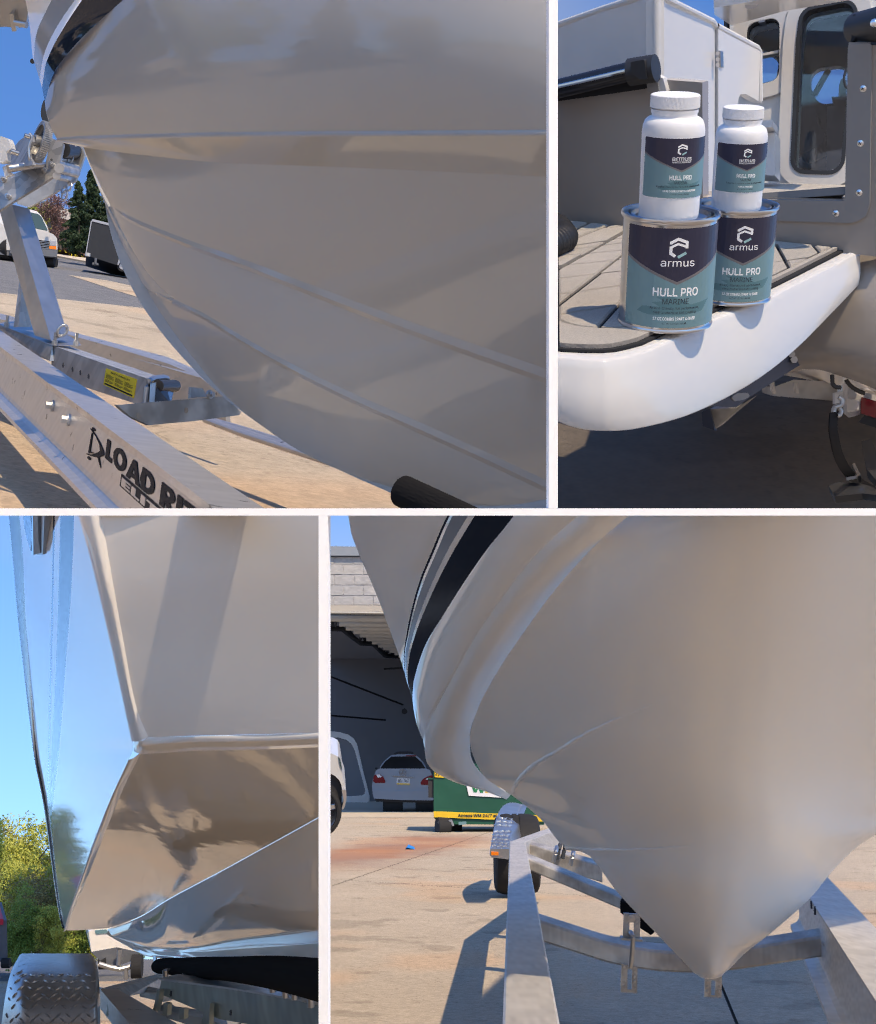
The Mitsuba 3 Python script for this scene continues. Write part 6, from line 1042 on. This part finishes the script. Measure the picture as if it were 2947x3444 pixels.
# wagon
mat("car_silver", pr((.27, .33, .42), .25, .4, clearcoat=.8)); mat("car_glass", pr((.012, .015, .018), .08)); mat("plate_white", pr((.75, .76, .78), .4)); mat("dumpster_green", bump(pr(proc(lambda p, n, uv: mix((.012, .075, .045), (.018, .10, .06), fbm(p.x * .9, p.y * .9, p.z * .9, 4))), .4), lambda p, n, uv: fbm(p.x * 2, p.y * 2, p.z * 2, 3), .02)); mat("dumpster_yellow", pr((.78, .50, .02), .45)); mat("logo_green", pr((.02, .20, .07), .4))
wg = thing("estate_car", "silver blue estate car parked tail outwards inside the garage", "car"); CPl = Pl.upright(G4, G4.to(-4, 71), G4.to(4, 71)); CP2 = Pl.upright(G4, G4.to(-4, 72.5), G4.to(4, 72.5))
def body(pl, q, th, off=0, r=.05, m="car_silver", nm="body", par=None): return obj(nm, pl.plate(cp(q), th, off, r), m, par or wg, smooth=False)
mir = lambda q, c: q + [(2 * c - x, y) for x, y in q[::-1]]
body(CPl, [(402, 655), (412, 600), (438, 525), (470, 512), (860, 512), (892, 525), (918, 600), (928, 655), (922, 740), (905, 780), (640, 772), (425, 762), (408, 720)], 6.0)
body(CP2, [(455, 520), (500, 455), (560, 402), (600, 392), (740, 392), (780, 402), (830, 455), (872, 520)], 4.5, 0, .1, nm="cabin"); rw = body(CP2, [(468, 516), (510, 458), (566, 410), (764, 410), (820, 458), (858, 516)], .05, .06, .06, "car_glass", "rear_window")
body(CP2, [(690, 399), (776, 399), (776, 408), (690, 408)], .1, .12, 0, "red_lens", "brake_light"); obj("roof_rail", tube([CP2.hit(*cp([q])[0], .0) for q in ((590, 392), (620, 378), (720, 376), (750, 384))], .05, 8), "truss_black", wg)
for q in ([(414, 592), (424, 566), (465, 556), (500, 582), (516, 618), (512, 632), (430, 632), (414, 620)], [(916, 592), (906, 566), (865, 580), (830, 600), (812, 630), (818, 648), (900, 650), (916, 625)]): body(CPl, q, .1, .06, .03, "red_lens", "tail_light")
lt = [k for k in scene if k.startswith(wg + "__tail_light")]
for k, q in zip(lt, ([(440, 562), (466, 560), (488, 582), (452, 590)], [(868, 590), (900, 592), (900, 604), (852, 606)])): body(CPl, q, .05, .10, .01, "plate_white", "reversing_lamp", k)
body(CPl, [(565, 572), (760, 585), (735, 655), (598, 650)], .02, .012, .02, "car_silver", "plate_recess"); np_ = body(CPl, [(612, 592), (722, 596), (720, 648), (610, 645)], .03, .04, .01, "plate_white", "number_plate")
body(CPl, [(612, 634), (721, 637), (720, 648), (610, 645)], .01, .05, 0, "dumpster_yellow", "plate_band", np_)
def flat_text(pl, s, px0, py, px1, h_px, mtl, off, par, bold=True):
    a, b = pl.hit(px0, py, off), pl.hit(px1, py, off); t_ = meshkit.text_mesh(s, 1.0, .01, bold); w_ = np.linalg.norm(b - a); hh = h_px * np.linalg.norm(pl.hit(px0, py - 10, off) - a) / 10; t_.apply_translation([-t_.bounds[0][0], 0, 0]); t_.apply_scale([w_ / t_.extents[0], hh, 1]); X = unit(b - a); m_ = np.eye(4); m_[:3, 0], m_[:3, 1], m_[:3, 2], m_[:3, 3] = X, np.cross(pl.n, X), pl.n, a; t_.apply_transform(m_); return obj("lettering", t_, mtl, par, smooth=False)
flat_text(CPl, "NDL-7467", *cp([(622, 629)])[0], cp([(713, 629)])[0][0], 11, "print_dark", .045, np_)
em = CPl.two(*cp([(662, 547)])[0]); obj("emblem", [CPl.ext(Point(em).buffer(.17).difference(Point(em).buffer(.135)), .03, .06)] + [CPl.ext(LineString([em, (em[0] + .15 * math.sin(a), em[1] + .15 * math.cos(a))]).buffer(.018), .02, .055) for a in (0, 2.094, 4.189)], "chrome", wg, smooth=False)
body(CPl, [(575, 570), (755, 582), (755, 588), (575, 577)], .06, .10, 0, "chrome", "grab_bar"); body(CPl, [(404, 690), (640, 700), (925, 694), (918, 778), (640, 776), (420, 764)], .2, .12, .04, nm="bumper"); body(CPl, [(425, 762), (905, 778), (900, 800), (440, 790)], 5, -.1, 0, "truss_black", "underbody")
for x in (580, 850): c = CPl.hit(*cp([(x, 790)])[0], -.8); obj("wheel", cyl(c - G4.r * .45, c + G4.r * .45, .62, 28), "tyre", wg)
obj("mirror", CP2.plate(cp([(420, 502), (436, 500), (438, 518), (422, 518)]), .3, -1.5), "truss_black", wg, smooth=False)
# dumpster
ds = thing("dumpster", "green wheeled dumpster with yellow stripe and white sign in front of the garage", "dumpster"); DPl = Pl.upright(G4, G4.to(-4, 47), G4.to(4, 47))
obj("body", DPl.plate(cp([(920, 470), (1900, 470), (1850, 968), (922, 922)]), 3.0, 0, .02), "dumpster_green", ds, smooth=False)
obj("stripe", DPl.plate(cp([(921, 870), (1870, 905), (1862, 958), (924, 920)]), .06, .03), "dumpster_yellow", ds, smooth=False); flat_text(DPl, "Access WM 24/7 at wm.com", *cp([(1126, 918)])[0], cp([(1600, 930)])[0][0], 9.5, "print_dark", .045, ds)
sg = obj("sign", DPl.plate(cp([(928, 440), (1010, 450), (1010, 590), (930, 584)]), .05, .05), "dumpster_yellow", ds, smooth=False); flat_text(DPl, "2yd", *cp([(934, 566)])[0], cp([(1000, 572)])[0][0], 11, "print_dark", .06, sg)
ws = obj("sign", DPl.plate(cp([(1185, 600), (1520, 620), (1535, 758), (1216, 740)]), .06, .05), "plate_white", ds, smooth=False); obj("emblem", DPl.plate(cp([(1235, 640), (1255, 640), (1272, 690), (1290, 640), (1305, 640), (1322, 695), (1340, 640), (1362, 640), (1335, 714), (1310, 714), (1297, 672), (1282, 712), (1258, 710)]), .02, .07), "logo_green", ws, smooth=False); obj("emblem", DPl.plate(cp([(1372, 640), (1398, 640), (1420, 690), (1442, 640), (1466, 640), (1490, 718), (1462, 717), (1450, 680), (1432, 716), (1410, 716), (1394, 680), (1380, 714), (1352, 713)]), .02, .07), "dumpster_yellow", ws, smooth=False)
obj("lift_pocket", DPl.plate(cp([(874, 590), (922, 602), (922, 758), (876, 756)]), .8, -.1), "truss_black", ds, smooth=False); obj("pocket_trim", DPl.plate(cp([(872, 588), (924, 592), (924, 604), (872, 600)]), .8, -.05), "dumpster_green", ds, smooth=False)
obj("skid", DPl.plate(cp([(922, 920), (1850, 965), (1850, 985), (1080, 980), (1000, 950), (930, 935)]), .5, -.05), "dumpster_green", ds, smooth=False)
for x, y in [(1000, 1000), (1090, 985)]: c = DPl.hit(*cp([(x, y)])[0], -.1 if x < 1050 else -1.2); cs = obj("caster", cyl(c - G4.r * .18 - G4.g * .1, c + G4.r * .18, .30, 24), "tyre", ds); obj("fork", DPl.plate(cp([(x - 45, y - 42), (x - 15, y - 48), (x + 5, y + 5), (x - 10, y + 10)]), .1, .15), "galv_bright", cs, smooth=False)
obj("latch", DPl.plate(cp([(1130, 960), (1195, 955), (1195, 980), (1130, 986)]), .1, .1), "label_teal", ds, smooth=False)
# pick-up nose
tk = thing("pickup_truck", "white pickup nose with chrome wheel at the left edge, facing the yard", "truck"); TPl = Pl.three((1090, 2700, 27), (1165, 2700, 27.03), (1090, 2600, 27))
tc_ = lambda q: cp(q)
obj("fender", TPl.plate(tc_([(-90, 360), (0, 368), (80, 392), (120, 412), (135, 440), (150, 520), (160, 600), (178, 650), (186, 690), (152, 688), (146, 650), (128, 610), (95, 575), (50, 552), (0, 545), (-90, 545)]), 2.0, 0, .02), "gelcoat_white", tk, smooth=False)
obj("headlight", TPl.plate(tc_([(122, 412), (138, 440), (152, 520), (140, 500), (128, 450)]), .1, .03), "glass_dark", tk, smooth=False); obj("arch", TPl.plate(tc_([(-90, 548), (50, 556), (100, 592), (138, 650), (150, 700), (150, 850), (-90, 900)]), 1.8, -.12), "truss_black", tk, smooth=False)
obj("bumper", TPl.plate(tc_([(148, 686), (186, 686), (190, 760), (175, 830), (155, 858), (150, 840), (165, 780)]), .3, .04, .01), "chrome", tk, smooth=False)
c = TPl.hit(*cp([(-90, 875)])[0], .0); w_ = obj("wheel", place_at(lathe([(.25, -.3), (.43, -.36), (.50, -.3), (.515, -.1), (.515, .0), (.50, .03), (.46, .05), (.43, .04), (.415, .0)], 60), np.stack([TPl.x, TPl.y, TPl.n], 1), c), "tyre", tk); obj("rim", place_at(lathe([(.425, .03), (.41, .05), (.39, .01), (.37, -.08)], 48), np.stack([TPl.x, TPl.y, TPl.n], 1), c), "chrome", w_); obj("rim_back", cyl(c - TPl.n * .10, c - TPl.n * .08, .40, 32), "truss_black", w_)
for a in np.arange(6) * math.pi / 3 + .25: d_ = math.cos(a) * TPl.x + math.sin(a) * TPl.y; obj("spoke", beam(c + d_ * .05, c + d_ * .40, .09, .04, TPl.n, .01), "chrome", w_, smooth=False)
obj("hub", cyl(c, c + TPl.n * .03, .07, 24), "chrome", w_)
db = thing("scrap_of_tape", "small crumpled blue scrap lying on the stained concrete", "litter"); q_ = G4.hit(*cp([(722, 1190)])[0]); obj("scrap", trimesh.convex.convex_hull(q_ + np.array([G4.r * a * .12 + G4.g * b * .2 + G4.n * c_ * .1 for a, b, c_ in ((-1, 0, 0), (1, -.3, 0), (.4, 1, .1), (-.3, .6, 1.1), (-.6, -.8, .5), (.9, .2, .5))])), "blue_tape", db, smooth=False); mat("blue_tape", pr((.03, .22, .62), .6))
